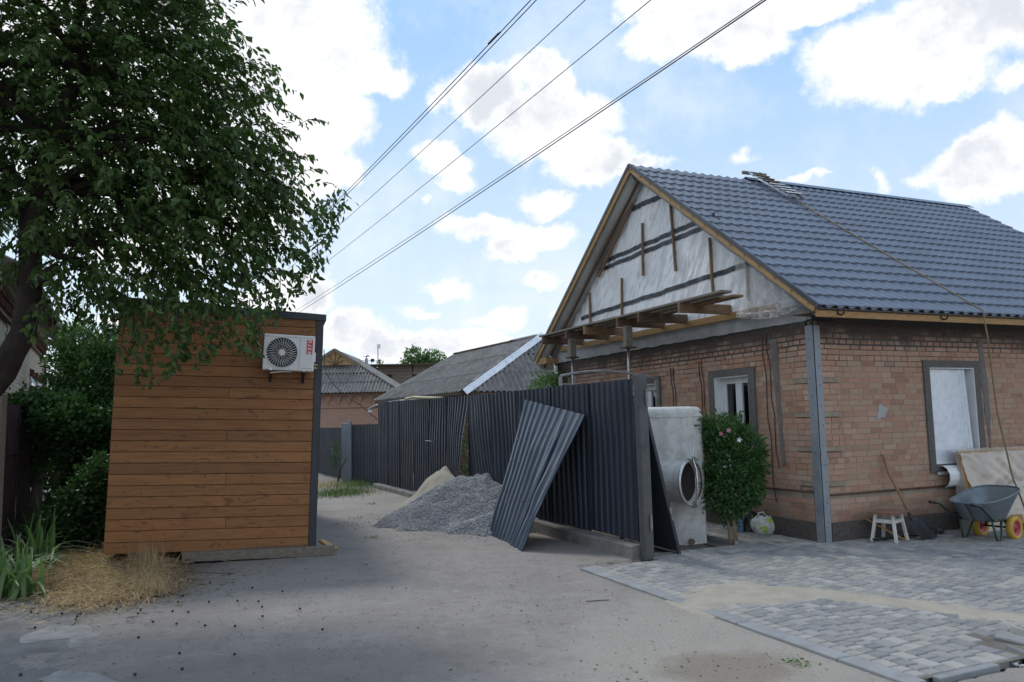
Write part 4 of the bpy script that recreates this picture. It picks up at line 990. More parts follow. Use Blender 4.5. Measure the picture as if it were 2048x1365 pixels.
# ================================================================== CABIN
ca = thing('timber_clad_cabin', 'small cabin clad in orange-brown horizontal boards with dark metal trim', 'cabin', (-4.745, 9.152, .165), math.atan2(.69, 2.27))
CWd, CH0, CH1, CDp = 2.365, 2.955, 2.87, 5.0
ca.rotation_euler = (0, R(1.75), math.atan2(.69, 2.27))
mb = MB(); mb.box(.02, CWd - .06, .03, CDp, -.0, 2.80); mb.build('cabin_body', M_dark, ca)
nb = 22; bh = 2.86 / nb
for k in range(nb):
    z0 = k * bh; z1 = z0 + bh - .006; xm = 1.32 + .05 * math.sin(k * 1.7)
    segs = [(0.0, CWd - .085)] if k % 4 != 2 else [(0.0, xm), (xm + .003, CWd - .085)]
    for (a, b) in segs:
        mb = MB(); mb.prism([(a, 0.0), (b, 0.0), (b, .028), (a, .028)], 2, z0, z1); o = mb.build('cladding_board', M_cab, ca, bevel=.0035)
mb = MB(); mb.box(CWd - .083, CWd, -.012, .10, -.03, CH1 - .02); mb.build('corner_trim', M_dark, ca, bevel=.003)
mb = MB(); mb.box(CWd - .002, CWd + .012, .10, CDp, .0, 2.82); mb.build('side_cladding', M_dark, ca)
mb = MB(); mb.box(-.004, .018, .031, CDp, 0, 2.84); mb.build('side_cladding', M_dark, ca)
mb = MB(); mb.add([(-.04, -.035, 2.862), (CWd + .035, -.035, 2.82), (CWd + .035, -.035, 2.90), (-.04, -.035, 3.0), (-.04, CDp, 2.862), (CWd + .035, CDp, 2.82), (CWd + .035, CDp, 2.90), (-.04, CDp, 3.0)], [(0, 1, 2, 3), (7, 6, 5, 4), (3, 2, 6, 7), (0, 4, 5, 1), (1, 5, 6, 2), (0, 3, 7, 4)]); fixn(mb.build('roof_edge', M_dark, ca, bevel=.004))
mb = MB(); mb.tube([(CWd - .55, .6, 2.85), (CWd - .55, .6, 3.12)], .018, 8); mb.build('vent_pipe', M_white, ca)
# air conditioner
ac = thing('air_conditioner', 'white outdoor air conditioner unit on brackets at the upper right of the timber cabin', 'air conditioner', (0, 0, 0))
ac.rotation_euler = (0, R(1.75 + 1.2), math.atan2(.69, 2.27))
Rm = Matrix.Rotation(math.atan2(.69, 2.27), 4, 'Z') @ Matrix.Rotation(R(1.75), 4, 'Y')
ac.location = Vector(ca.location) + Rm @ Vector((1.655, -.06, 2.165))
aw_, ah_, ad_ = .60, .435, .22
mb = MB(); mb.box(0, aw_, -ad_, 0, 0, ah_); mb.build('casing', M_ac, ac, bevel=.010)
mb = MB(); mb.box(.004, aw_ - .004, -ad_ - .002, .0, ah_ - .030, ah_ - .027); mb.build('lid_seam', M_steelgr, ac)
fx, fz, fr = .215, .215, .188
mb = MB(); mb.lathe([(fr + .006, -.002), (fr + .006, .008), (fr - .004, .010), (fr - .008, -.002)], 40, (fx, -ad_, fz), (0, -1, 0)); gr = mb.build('fan_ring', M_ac, ac, smooth=True)
mb = MB(); mb.lathe([(fr - .006, .0012), (0, .0012)], 40, (fx, -ad_, fz), (0, -1, 0)); mb.build('fan_opening', M_black, ac)
mb = MB()
for k in range(5):
    a = k * 2 * math.pi / 5
    mb.add([(fx + math.cos(a + da) * rr, -ad_ - .003 - dd, fz + math.sin(a + da) * rr) for (da, rr, dd) in ((-.15, .045, 0), (-.35, fr - .03, .003), (.35, fr - .03, 0), (.2, .045, .002))], [(0, 1, 2, 3)])
mb.build('fan_blade_set', mat('fan_grey', (.05, .05, .055), .5), ac)
mb = MB()
for k in range(32):
    a = k * 2 * math.pi / 32; r0 = .036 if k % 2 == 0 else .09; da = .16
    mb.tube([(fx + math.cos(a + da * (r - .04) / .15) * r, -ad_ - .010, fz + math.sin(a + da * (r - .04) / .15) * r) for r in np.linspace(r0, fr - .004, 5)], .0034, 4, False)
for rr in (.12,): mb.tube([(fx + math.cos(t) * rr, -ad_ - .009, fz + math.sin(t) * rr) for t in np.linspace(0, 2 * math.pi, 37)], .0010, 4, False)
mb.build('fan_grille', mat('grille_wire', (.72, .72, .72), .45), ac)
mb = MB(); mb.lathe([(0, .014), (.036, .014), (.038, .009), (.038, .004)], 20, (fx, -ad_, fz), (0, -1, 0)); mb.build('fan_hub', M_ac, ac)
mb = MB(); mb.box(.425, .578, -ad_ - .010, -ad_ + .0, .035, .395); mb.build('service_cover', M_ac, ac, bevel=.008)
# name plate with the letters O L M O
mb = MB(); mb.box(.502, .574, -ad_ - .0125, -ad_ - .0095, .208, .385); pl_ = mb.build('name_plate', M_red, ac)
def rect_ring(mb, x0, x1, z0, z1, t, y=-.2365):
    mb.box(x0, x1, y, y + .002, z0, z0 + t); mb.box(x0, x1, y, y + .002, z1 - t, z1); mb.box(x0, x0 + t, y, y + .002, z0 + t, z1 - t); mb.box(x1 - t, x1, y, y + .002, z0 + t, z1 - t)
yy = -ad_ - .0145; lx0, lx1 = .519, .557; t = .0085
mb = MB(); rect_ring(mb, lx0, lx1, .352, .379, t, yy); mb.build('letter', M_whitelet, pl_, bevel=.001)
mb = MB(); mb.box(lx0, lx0 + t, yy, yy + .002, .307, .335); mb.box(lx0 + t, lx1, yy, yy + .002, .307, .307 + t); mb.build('letter', M_whitelet, pl_)
mb = MB(); z0 = .260; z1 = .287; mb.box(lx0, lx0 + t, yy, yy + .002, z0, z1); mb.box(lx1 - t, lx1, yy, yy + .002, z0, z1); xm = (lx0 + lx1) / 2
for sx_ in (-1, 1):
    xa = xm + sx_ * (lx1 - lx0 - 2 * t) / 2; mb.add([(xa, yy, z1), (xa, yy, z1 - .010), (xm, yy, z0 + .006), (xm, yy, z0 + .016), (xa, yy + .002, z1), (xa, yy + .002, z1 - .010), (xm, yy + .002, z0 + .006), (xm, yy + .002, z0 + .016)], [(0, 1, 2, 3), (4, 7, 6, 5), (0, 3, 7, 4), (1, 5, 6, 2)])
mb.build('letter', M_whitelet, pl_)
mb = MB(); rect_ring(mb, lx0, lx1, .213, .240, t, yy); mb.build('letter', M_whitelet, pl_, bevel=.001)
for x in (.08, .47):
    mb = MB(); mb.box(x, x + .035, -ad_ + .02, .05, -.02, -.001); mb.box(x, x + .035, .03, .05, -.14, -.021); mb.beam((x + .017, -.16, -.02), (x + .017, .04, -.13), .012, .02, (1, 0, 0)); mb.build('bracket', M_black, ac)
    mb = MB(); mb.box(x - .004, x + .034, -ad_ - .004, -ad_ + .03, -.008, .022); mb.build('foot', M_galv, ac, bevel=.002)
mb = MB(); mb.tube([(.09, -.16, -.035), (.25, -.15, -.012), (.34, -.12, -.008)], .008, 8); mb.build('drain_hose', M_ac, ac)
mb = MB(); mb.box(aw_, aw_ + .018, -.17, -.06, .12, .24); mb.build('valve_cover', M_white, ac, bevel=.006)
mb = MB()
for z in (.05, .09): mb.lathe([(.014, 0), (.014, .03), (.008, .03), (.008, .05), (0, .05)], 8, (aw_, -.1, z), (1, 0, 0))
mb.build('pipe_valve', M_brass, ac)
for (x, z) in ((.05, .418), (.38, .418), (.30, .012)):
    mb = MB(); mb.lathe([(0, .003), (.005, .002), (.006, 0)], 8, (x, -ad_, z), (0, -1, 0)); mb.build('screw', M_galv, ac)
# beams and blocks under the cabin
mb = MB(); mb.beam((-3.93, 9.38, .085), (-2.24, 9.83, .055), .12, .11); setp(mb.build('foundation_beam', M_woodgr, bevel=.006), 'long grey timber lying on the dirt under the front edge of the cabin', 'timber')
mb = MB(); mb.beam((-3.3, 9.62, .12), (-2.6, 9.84, .115), .10, .04); setp(mb.build('packing_board', M_wooddk, bevel=.004), 'thin dark packing board between the cabin and the timber under it', 'board')
mb = MB(); mb.beam((-2.46, 10.05, .14), (-2.25, 9.93, .045), .09, .035); setp(mb.build('wood_offcut', M_pine, bevel=.003), 'pale wood offcut propped beside the cabin corner', 'offcut')
mb = MB(); mb.box(-4.55, -4.3, 9.35, 9.6, -.02, .16); setp(mb.build('concrete_block', M_conc, bevel=.01), 'concrete block under the cabin hidden in the grass', 'block')

# ================================================================== THINGS ON THE RIGHT
# stool
st = thing('wooden_stool', 'white painted stool with a brown seat standing on the paving by the brick wall', 'stool', gnd(1780, 1086), HA + .35)
mb = MB(); mb.box(-.19, .19, -.17, .17, .365, .39); mb.build('seat', M_seat, st, bevel=.006)
for sx_ in (-1, 1):
    for sy in (-1, 1):
        mb = MB(); mb.beam((sx_ * .175, sy * .15, 0), (sx_ * .12, sy * .10, .362), .035, .035, (0, 1, 0)); mb.build('leg', M_stoolw, st, bevel=.003)
for s in (-1, 1):
    mb = MB(); mb.beam((-.115, s * .115, .275), (.115, s * .115, .275), .018, .045); mb.build('apron', M_stoolw, st, bevel=.002)
    mb = MB(); mb.beam((s * .135, -.10, .275), (s * .135, .10, .275), .018, .045); mb.build('apron', M_stoolw, st, bevel=.002)
# shovel
sh = thing('shovel', 'shovel with a wooden handle leaning upright against the brick wall', 'shovel', HW(1.11, -.4, 0), HA)
def sl_(p): return Vector((p[0] - 1.0, p[1] + .4, p[2]))
mb = MB(); mb.tube([sl_((.90, -.045, 1.07)), sl_((.93, -.10, .82)), sl_((.985, -.22, .52)), sl_((1.03, -.30, .28))], [.019, .017, .017, .019], 10); mb.build('handle', M_handle, sh, smooth=True)
mb = MB()
def bf(u, v):
    c0 = Vector((1.035, -.30, .27)); c1 = Vector((1.13, -.48, .012)); d = (c1 - c0); sd_ = d.cross(Vector((0, -1, .55))).normalized(); nrm_ = sd_.cross(d).normalized()
    w = .055 + .085 * min(1, v * 3.2) if v < .9 else .14 - .02 * (v - .9) * 10; k = (u - .5) * 2
    return sl_(c0 + d * v + sd_ * k * w * .95 + nrm_ * (.022 * k * k + .012 * (v - .5) ** 2) * (1 if nrm_.y < 0 else -1))
mb.grid(bf, 12, 14); mb.build('blade', M_shovel, sh, smooth=True, solid=.004)
mb = MB(); mb.tube([sl_((1.02, -.28, .34)), sl_((1.045, -.325, .22)), sl_((1.07, -.375, .15))], [.021, .019, .010], 10); mb.build('socket', M_shovel, sh, smooth=True)
# things at the foot of the wall
mb = MB(); mb.beam(HW(.62, -.08, .28), HW(.98, -.36, .012), .055, .02, (0, 0, 1)); setp(mb.build('wood_strip', M_pine, bevel=.002), 'pale wooden strip leaning behind the white stool', 'strip')
tr = thing('folded_trestle', 'folded black metal tubes lying at the foot of the plinth behind the stool and shovel', 'metal tubes', HW(1.2, -.2, 0), HA)
for dy, z, x0, x1 in ((0, .02, -.72, .62), (-.07, .02, -.70, .64), (-.035, .055, -.65, .60)):
    mb = MB(); mb.tube([(x0, dy, z), (x1, dy + .02, z)], .013, 8); mb.build('tube', M_black, tr, smooth=True)
mb = MB(); mb.grid(lambda u, v: (.05 + u * .55, .03 - v * .10 + .01 * math.sin(u * 30), .015 + (.07 - .07 * v) + .012 * fbm(u * 6, v * 3, 1, 2)), 30, 6); setp(mb.build('crumpled_foil', M_black, tr, smooth=True))
# wheelbarrow
wb = thing('wheelbarrow', 'galvanised wheelbarrow with two yellow tyred wheels and dark green handles', 'wheelbarrow', (6.06, 10.02, 0))
hv = Vector((-.84, -.54, 0)).normalized(); av = Vector((-.54, .84, 0)).normalized()
def WB(h, a, z): return hv * h + av * a + Vector((0, 0, z))
mb = MB()
def rimpt(t):
    c, s = math.cos(t), math.sin(t); e = .6
    sgn = lambda v: (1 if v >= 0 else -1) * abs(v) ** e
    h = .27 + .46 * sgn(c); a = (.29 - .05 * (h - .27) ) * sgn(s); return h, a
def trayf(u, v):
    t = u * 2 * math.pi; h, a = rimpt(t); zt = .545 - .06 * (h - .27) / .46 + .035 * max(0, -(h - .27) / .46)
    if v < .72:
        k = v / .72; k2 = k ** 1.15; s_ = 1 - .42 * k2; hh = .27 + (h - .27) * (1 - (.42 if h > .27 else .55) * k2) + .03 * k2; return tuple(WB(hh, a * (1 - .34 * k2), zt + (.275 - zt) * k2))
    k = (v - .72) / .28; h1 = .27 + (h - .27) * (.58 if h > .27 else .45) + .03; hh = .30 + (h1 - .30) * (1 - k); return tuple(WB(hh, a * .66 * (1 - k), .27))
mb.grid(trayf, 48, 18); mb.build('tray', M_tray, wb, smooth=True, solid=.004)
mb = MB(); mb.tube([tuple(Vector(trayf(u, 0)) + Vector((0, 0, .004))) for u in np.linspace(0, 1, 49)], .009, 6, False); mb.build('tray_rim', M_tray, wb, smooth=True)
for s in (-1, 1):
    mb = MB(); mb.tube([WB(-.02, s * .10, .20), WB(.12, s * .14, .25), WB(.45, s * .19, .27), WB(.62, s * .23, .34), WB(.85, s * .245, .485), WB(1.00, s * .25, .505)], .016, 8); mb.build('handle', M_grn, wb, smooth=True)
    mb = MB(); mb.tube([WB(.93, s * .247, .497), WB(1.04, s * .25, .51)], .020, 8); mb.build('grip', M_black, wb, smooth=True)
    mb = MB(); mb.tube([WB(.50, s * .19, .27), WB(.44, s * .20, .06), WB(.41, s * .20, .018), WB(.36, s * .20, .018), WB(.32, s * .20, .06), WB(.22, s * .16, .26)], .014, 8); mb.build('leg', M_grn, wb, smooth=True)
    mb = MB(); mb.tube([WB(.10, s * .13, .25), WB(.0, s * .135, .24), WB(-.02, s * .135, .15)], .015, 8); mb.build('fork', M_grn, wb, smooth=True)
    c = WB(0, s * .20, .150)
    whl = bpy.data.objects.new('wheel', None); col.objects.link(whl); whl.parent = wb; whl.location = c
    mb = MB(); mb.lathe([(.092, -.030), (.115, -.043), (.138, -.036), (.148, -.018), (.150, 0), (.148, .018), (.138, .036), (.115, .043), (.092, .030)], 36, (0, 0, 0), av); mb.build('tyre', M_yel, whl, smooth=True)
    mb = MB(); mb.lathe([(.094, -.030), (.088, -.024), (.060, -.008), (.030, -.020), (.018, -.035), (0, -.036)], 28, (0, 0, 0), av); mb.lathe([(.094, .030), (.088, .024), (.060, .008), (.030, .020), (.018, .035), (0, .036)], 28, (0, 0, 0), av); mb.build('rim', M_pink, whl, smooth=True)
mb = MB(); mb.tube([WB(0, -.24, .15), WB(0, .24, .15)], .012, 8); mb.build('axle', M_black, wb)
# boards under a polythene sheet
tp = thing('covered_board_stack', 'stack of boards leaning on the wall under a dusty translucent plastic sheet', 'covered boards', HW(2.20, -.1, 0), HA)
for k in range(4):
    mb = MB(); x0 = 1.93 - 1.9 + .03 * k; mb.beam((x0 + .6, -.56 + .07 * k + .1, .05), (x0 + .6, -.30 + .07 * k + .1, 1.03), .02 + .0, 2.9, (1, 0, 0)) if False else mb.add([(x0, -.24 + .05 * k, .02), (x0 + 3.2, -.24 + .05 * k, .02), (x0 + 3.2, -.08 + .03 * k, 1.06), (x0, -.08 + .03 * k, 1.06), (x0, -.22 + .05 * k, .02), (x0 + 3.2, -.22 + .05 * k, .02), (x0 + 3.2, -.06 + .03 * k, 1.06), (x0, -.06 + .03 * k, 1.06)], [(0, 1, 2, 3), (7, 6, 5, 4), (0, 4, 5, 1), (3, 2, 6, 7), (0, 3, 7, 4), (1, 5, 6, 2)])
    mb.build('board', M_pine if k == 0 else M_pined, tp)
mb = MB()
def tf(u, v):
    x = .02 + u * 3.4; z = 1.09 - v * 1.06; y = -.07 - .20 * v
    fold = .035 * fbm(u * 6 + v * 2.2, v * 1.5, 2, 1.3, 3) + .018 * abs(fbm(u * 14 - v * 5, v * 2, 6, 1, 2)); d_ = abs(fold) * (1 - .2 * v) * 1.6 + .012
    if v < .05: y += .10 * (1 - v / .05) * 1.5; 
    return (x - .03 * v * math.sin(u * 3) + (.12 * v * (1 - u) ** 6), y - d_, z + (.012 * fbm(u * 20, 0, 1, 2) if v < .1 else 0))
mb.grid(tf, 150, 50); mb.build('plastic_sheet', M_tarp, tp, smooth=True)
mb = MB(); mb.grid(lambda u, v: (.02 - .03 * v + .02 * math.sin(v * 9), -.08 - .20 * v * u + .04 * (1 - u), 1.08 - v * 1.05), 8, 24); mb.build('plastic_side', M_poly, tp, smooth=True)
mb = MB(); mb.box(.55, 3.2, -.42, -.30, .05, .10); mb.build('rail', M_wooddk, tp)
mb = MB(); mb.box(.62, .80, -.36, -.32, .10, .22); mb.build('offcut', M_pine, tp)
# carrier bag, bottle, dark sack
bg_ = thing('carrier_bag', 'stuffed white plastic carrier bag with lime green print beside the bush', 'bag', gnd(1530, 1071))
mb = MB()
def bagf(u, v):
    t = u * 2 * math.pi; r = .155 * (math.sin(math.pi * min(.93, .12 + v * .80))) ** .55; r *= 1 + .14 * fbm(math.cos(t) * 1.5, math.sin(t) * 1.5, v * 2, 1.3, 3); z = .26 * v + .02 * fbm(math.cos(t), math.sin(t), v, 2)
    return (r * math.cos(t) * 1.1, r * math.sin(t) * .8, max(0, z))
mb.grid(bagf, 40, 24); mb.build('bag_body', M_bag, bg_, smooth=True)
mb = MB(); mb.tube([(-.10, -.03, .22), (-.08, -.04, .30), (-.02, -.03, .31), (.02, -.02, .25)], .012, 6); mb.build('bag_handle', M_bag, bg_, smooth=True)
for (t0, v0, w) in ((-2.2, .35, .3), (-1.6, .72, .35), (-1.9, .15, .2)):
    mb = MB(); mb.grid(lambda u, v: tuple(Vector(bagf((t0 + u * w * 2) / 6.283, v0 + v * .16)) * 1.02 + Vector((0, -.002, 0))), 6, 4); mb.build('bag_print', M_bagg, bg_, smooth=True)
mb = MB(); mb.lathe([(0, 0), (.042, .0), (.045, .01), (.045, .17), (.038, .20), (.016, .235), (.016, .25), (0, .25)], 16, gnd(1481, 1069)); setp(mb.build('water_bottle', M_blue, smooth=True), 'blue plastic water bottle standing behind the stems of the flowering bush', 'bottle')
sk = MB(); q = gnd(1503, 1066)
sk.grid(lambda u, v: (q[0] + .17 * math.cos(u * 6.283) * math.sin(math.pi * (.5 + v * .48)) * (1 + .15 * fbm(math.cos(u * 6.28), math.sin(u * 6.28), v, 1.6)), q[1] + .12 * math.sin(u * 6.283) * math.sin(math.pi * (.5 + v * .48)), .30 * math.sin(v * 1.5)), 28, 14)
setp(sk.build('dark_sack', M_black, smooth=True), 'crumpled black sack between the blue bottle and the carrier bag', 'sack')
# garden bed edging
mb = MB(); mb.beam(HW(-1.0, .42, .02), HW(-1.0, 3.3, .02), .05, .09); setp(mb.build('bed_edging', M_kerb, bevel=.006), 'narrow concrete edging between the flower bed and the path', 'edging')
mb = MB()
mb.grid(lambda u, v: tuple(HW(-2.4 + u * 1.37, .40 + v * 6.5, .006 + .012 * fbm(u * 4, v * 9, 1, 2))), 20, 60); setp(mb.build('flower_bed', mat('garden_soil', (.13, .105, .085), .95, c2=(.08, .065, .05), scale=9, bump=.8, bscale=40, world=True)), kind='structure')

# ================================================================== HEAPS
def heap(name, cx, cy, rx, ry, ang, h, m, seed, sharp=1.0):
    ca_, sa_ = math.cos(ang), math.sin(ang); mb = MB(); n = 70
    def H(x, y):
        dx, dy = x - cx, y - cy; u, v = (dx * ca_ + dy * sa_) / rx, (-dx * sa_ + dy * ca_) / ry; r = math.hypot(u, v) * (1 + .22 * fbm(x, y, seed, .9, 3))
        return h * max(0, 1 - r ** sharp) * (1 + .25 * fbm(x, y, seed + 4, 1.6, 3)) + .012 * fbm(x, y, seed, 7, 2) - .012
    R_ = max(rx, ry) * 1.35
    mb.grid(lambda u, v: ((cx - R_ + 2 * R_ * u), (cy - R_ + 2 * R_ * v), H(cx - R_ + 2 * R_ * u, cy - R_ + 2 * R_ * v) - .012), n, n)
    return mb, H
def fside(x, y): return (Vector((x, y, 0)) - F0).dot(FNl)   # > 0 on the lane side
def cliplane(mb, H):
    keep = [f for f in mb.f if all(fside(*mb.v[i][:2]) > -.35 for i in f) and max(mb.v[i][2] for i in f) > -.018]; mb.f = keep; mb.r = [0] * len(keep); return mb
mb, Hs = heap('sand', -1.30, 14.9, .80, 1.7, R(20), .80, M_sandp, 3, .95)
o = cliplane(mb, Hs).build('sand_heap', M_sandp, smooth=True); setp(o, 'heap of yellow sand against the buckled fence behind the gravel', 'sand heap', kind='stuff')
mb, Hg = heap('gravel', FP(4.45, 0, 0).x, FP(4.45, 0, 0).y, 1.85, 1.85, R(-30), .84, M_stone, 8, 1.12)
mbase = cliplane(mb, Hg)
gv = mbase.build('gravel_heap', M_stone, smooth=True); setp(gv, 'big heap of grey crushed stone against the fence beside the leaning sheet', 'gravel heap', kind='stuff')
P = []
while len(P) < 30000:
    a = random.random() * 6.283; r = math.sqrt(random.random()) * 2.4 ; x, y = -.55 + r * math.cos(a), 12.95 + r * math.sin(a) * .98
    if fside(x, y) < .04: continue
    z = Hg(x, y)
    if z < .004 and random.random() > .12: continue
    if z < -.005 and random.random() > .25: continue
    P.append((x, y, max(z, -.002) + random.uniform(-.006, .008)))
P = np.array(P); stones('crushed_stone', P, rng.uniform(.008, .018, len(P)), M_stone, parent=gv)

# ================================================================== BACKGROUND BUILDINGS
# neighbour with corrugated asbestos roof
C0 = Vector((-1.3416, 20.737, 0)); D_ = Vector((-.45482, .89058, 0)); E_ = Vector((.89058, .45482, 0))
nbh = thing('corrugated_roof_house', 'low brick house with a grey corrugated roof and bright metal hip flashing', 'house', C0)
zE, hR, wR, aR, LR = 2.4, 1.72, 3.15, 1.45, 7.94
def roof_facet(bot, top, ulen, nrm, name='roof_sheets', rows=3):
    # overlapping rows of corrugated sheets
    for k in range(rows):
        v0, v1 = k / rows - (.01 if k else 0), (k + 1) / rows
        b = (lambda t, v0=v0, k=k: Vector(bot(t)).lerp(Vector(top(t)), v0) + Vector(nrm) * (.012 if k else 0)); tt = (lambda t, v1=v1: Vector(bot(t)).lerp(Vector(top(t)), v1))
        corr(b, tt, ulen, .15, .022, nrm, 'sine', 1, 6).build(name, M_asb, nbh)
A0, A1 = Vector((0, 0, zE)), D_ * LR + Vector((0, 0, zE)); apx = D_ * aR + E_ * wR + Vector((0, 0, zE + hR)); pkL = D_ * LR + E_ * wR + Vector((0, 0, zE + hR)); C2 = E_ * (2 * wR) + Vector((0, 0, zE))
n1 = (apx - A0).cross(A1 - A0).normalized(); n1 = n1 if n1.z > 0 else -n1
# lane-side facet: columns run up the slope (direction E); hip cuts the near end
def hipv(s):   # fraction up the slope available at distance s along the eave
    return min(1, s / aR)
def f1b(t): return A0 + D_ * (LR * t)
def f1t(t): return A0 + D_ * (LR * t) + (E_ * wR + Vector((0, 0, hR))) * hipv(LR * t)
# three rows of equal height cut by the hip
for k in range(3):
    v0, v1 = k / 3, (k + 1) / 3
    def b(t, v0=v0, k=k): s = aR * v0 + (LR - aR * v0) * t; return A0 + D_ * s + (E_ * wR + Vector((0, 0, hR))) * (v0 - (.012 if k else 0)) + n1 * (.014 if k else 0)
    def tt(t, v0=v0, v1=v1): s = aR * v0 + (LR - aR * v0) * t; return A0 + D_ * s + (E_ * wR + Vector((0, 0, hR))) * min(v1, max(v0, s / aR)) 
    corr(b, tt, LR - aR * v0, .17, .032, n1, 'sine', 1, 6).build('roof_sheet_row', M_asb, nbh)
sl2 = -D_ * 0
n2 = (apx - A0).cross(C2 - A0).normalized(); n2 = n2 if n2.z > 0 else -n2
up2 = D_ * aR + Vector((0, 0, hR))
for k in range(3):
    v0, v1 = k / 3, (k + 1) / 3
    def b(t, v0=v0, k=k): e = wR * v0 + 2 * (wR - wR * v0) * t; return A0 + E_ * e + up2 * (v0 - (.012 if k else 0)) + n2 * (.014 if k else 0)
    def tt(t, v0=v0, v1=v1):
        e = wR * v0 + 2 * (wR - wR * v0) * t; vm = min(e, 2 * wR - e) / wR; return A0 + E_ * e + up2 * min(v1, max(v0, vm))
    corr(b, tt, 2 * wR * (1 - v0), .17, .034, n2, 'sine', 1, 6).build('roof_sheet_row', M_asb, nbh)
dz = Vector((0, 0, -.07)); mb = MB(); mb.add([A0 + dz, A1 + dz, pkL + dz, apx + dz, C2 + dz], [(0, 1, 2, 3), (0, 3, 4)]); mb.build('roof_deck', M_wooddk, nbh)
# bright hip and ridge flashing
for (p, q, nm) in ((A0 - (apx - A0) * .005, apx, 'hip_flashing'), (C2, apx, 'hip_flashing')):
    d = (q - p).normalized(); 
    for nn_, k in ((n1, 0), (n2, 1)) if nm == 'hip_flashing' and p != C2 else ((n2, 1),):
        sd = d.cross(nn_).normalized(); inward = (D_ if k == 0 else E_); sd = sd if sd.dot(inward) > 0 else -sd
        off = nn_ * .05; mb = MB(); N_ = 24
        mb.grid(lambda u, v, p=p, q=q, sd=sd, off=off: tuple(p.lerp(q, u) + off * (1 - .2 * v) + Vector((0, 0, .03)) * (1 - v) + sd * (.17 * v) + Vector((0, 0, .008 * fbm(u * 9, v, 1, 1.5)))), N_, 2); mb.build(nm, M_flash, nbh, smooth=False)
mb = MB(); mb.beam(apx + Vector((0, 0, .05)), apx + D_ * 1.7 + Vector((0, 0, .05)), .22, .02); mb.build('ridge_flashing', M_flash, nbh)
mb = MB(); mb.beam(apx + D_ * 1.7 + Vector((0, 0, .03)), pkL + Vector((0, 0, .03)), .20, .03); mb.build('ridge_tiles', M_asb, nbh)
mb = MB(); mb.beam(A1 + Vector((0, 0, .0)), pkL + Vector((0, 0, .0)), .04, .07, n1); mb.build('verge_trim', mat('pale_verge', (.30, .33, .33), .6), nbh)
# walls of that house set back under the eaves
mb = MB(); i0 = .35
P0, P1, P2, P3 = [E_ * e + D_ * s for e, s in ((i0, i0), (2 * wR - i0, i0), (2 * wR - i0, LR - .2), (i0, LR - .2))]
mb.v = [tuple(p + Vector((0, 0, z))) for z in (0, zE + .02) for p in (P0, P1, P2, P3)]; mb.f = [(0, 1, 5, 4), (1, 2, 6, 5), (2, 3, 7, 6), (3, 0, 4, 7), (4, 5, 6, 7)]; mb.r = [0] * 5
mb.build('wall', M_brown, nbh)
mb = MB(); mb.beam(A0 + E_ * .05 + Vector((0, 0, -.06)), A1 + E_ * .05 + Vector((0, 0, -.06)), .03, .09); mb.build('eaves_board', M_wooddk, nbh)
mb = MB(); mb.beam(A0 + D_ * .05 + Vector((0, 0, -.06)), C2 + D_ * .05 + Vector((0, 0, -.06)), .03, .09); mb.build('eaves_board', M_wooddk, nbh)
# gas pipe and bent lamp pipe over the fence
def at(px, py, z): return Vector(gnd(px, py, z))
q0 = Vector(dep(806, 806, 19.6)); pts = [q0 + Vector((0, 0, -.5)), q0, Vector(dep(812, 798, 19.6)), Vector(dep(828, 795, 19.4)), Vector(dep(850, 796, 18.9)), Vector(dep(885, 797, 17.8))]
mb = MB(); mb.tube(pts, .035, 8); setp(mb.build('gas_pipe', M_gasp, smooth=True), 'cream gas pipe bending over the top of the far fence sheets', 'pipe')
mb = MB(); mb.tube([Vector(dep(800, 802, 20.3)), Vector(dep(765, 808, 20.4)), Vector(dep(748, 814, 20.4)), Vector(dep(737, 820, 20.5))], .035, 8); mb.tube([Vector(dep(800, 802, 20.3)), Vector(dep(880, 796, 18.4))], .03, 8)
lpp = mb.build('bent_pole', M_steelgr, smooth=True); setp(lpp, 'bent grey pole reaching out from behind the fence corner', 'pole')
mb = MB(); c = Vector(dep(740, 822, 20.5)); mb.lathe([(0, -.06), (.05, -.05), (.06, 0), (.03, .03)], 12, c); setp(mb.build('bulb', M_white, smooth=True), 'small white insulator at the end of the bent pole', 'insulator')
# ---- far lane fence
ff_ = thing('far_lane_fence', 'far stretch of dark profiled fence with a gate beside the grey concrete post', 'fence', (-3.57, 20.2, 0)); fo2 = Vector(ff_.location)
G0, G1, G2, G3 = Vector((-3.43, 19.9, 0)), Vector((-4.52, 21.9, 0)), Vector((-4.85, 22.25, 0)), Vector((-6.6, 26.0, 0))
for (a, b, z0, z1, z0b, z1b) in ((G0, G1, .02, 1.58, .05, 1.55), (G2, G3, .05, 1.50, .1, 1.48)):
    nn_ = Vector((-(b - a).y, (b - a).x, 0)).normalized(); k = 2
    for i in range(k):
        p, q = a.lerp(b, i / k), a.lerp(b, (i + 1) / k)
        corr(lambda t, p=p, q=q: p.lerp(q, t) + Vector((0, 0, z0)) - fo2, lambda t, p=p, q=q: p.lerp(q, t) + Vector((0, 0, z1)) - fo2, (b - a).length / k, .12, .018, nn_, 'trap', 2, 8).build('fence_sheet', M_fence, ff_)
mb = MB(); c = Vector((-4.70, 22.0, 0)); mb.box(c.x - .11, c.x + .11, c.y - .08, c.y + .08, 0, 1.62); mb.box(c.x + .10, c.x + .16, c.y - .10, c.y, 0, 1.70)
p_ = mb.build('gate_post', M_steel, bevel=.01); setp(p_, 'blue-grey square gate post in the far dark fence', 'post')
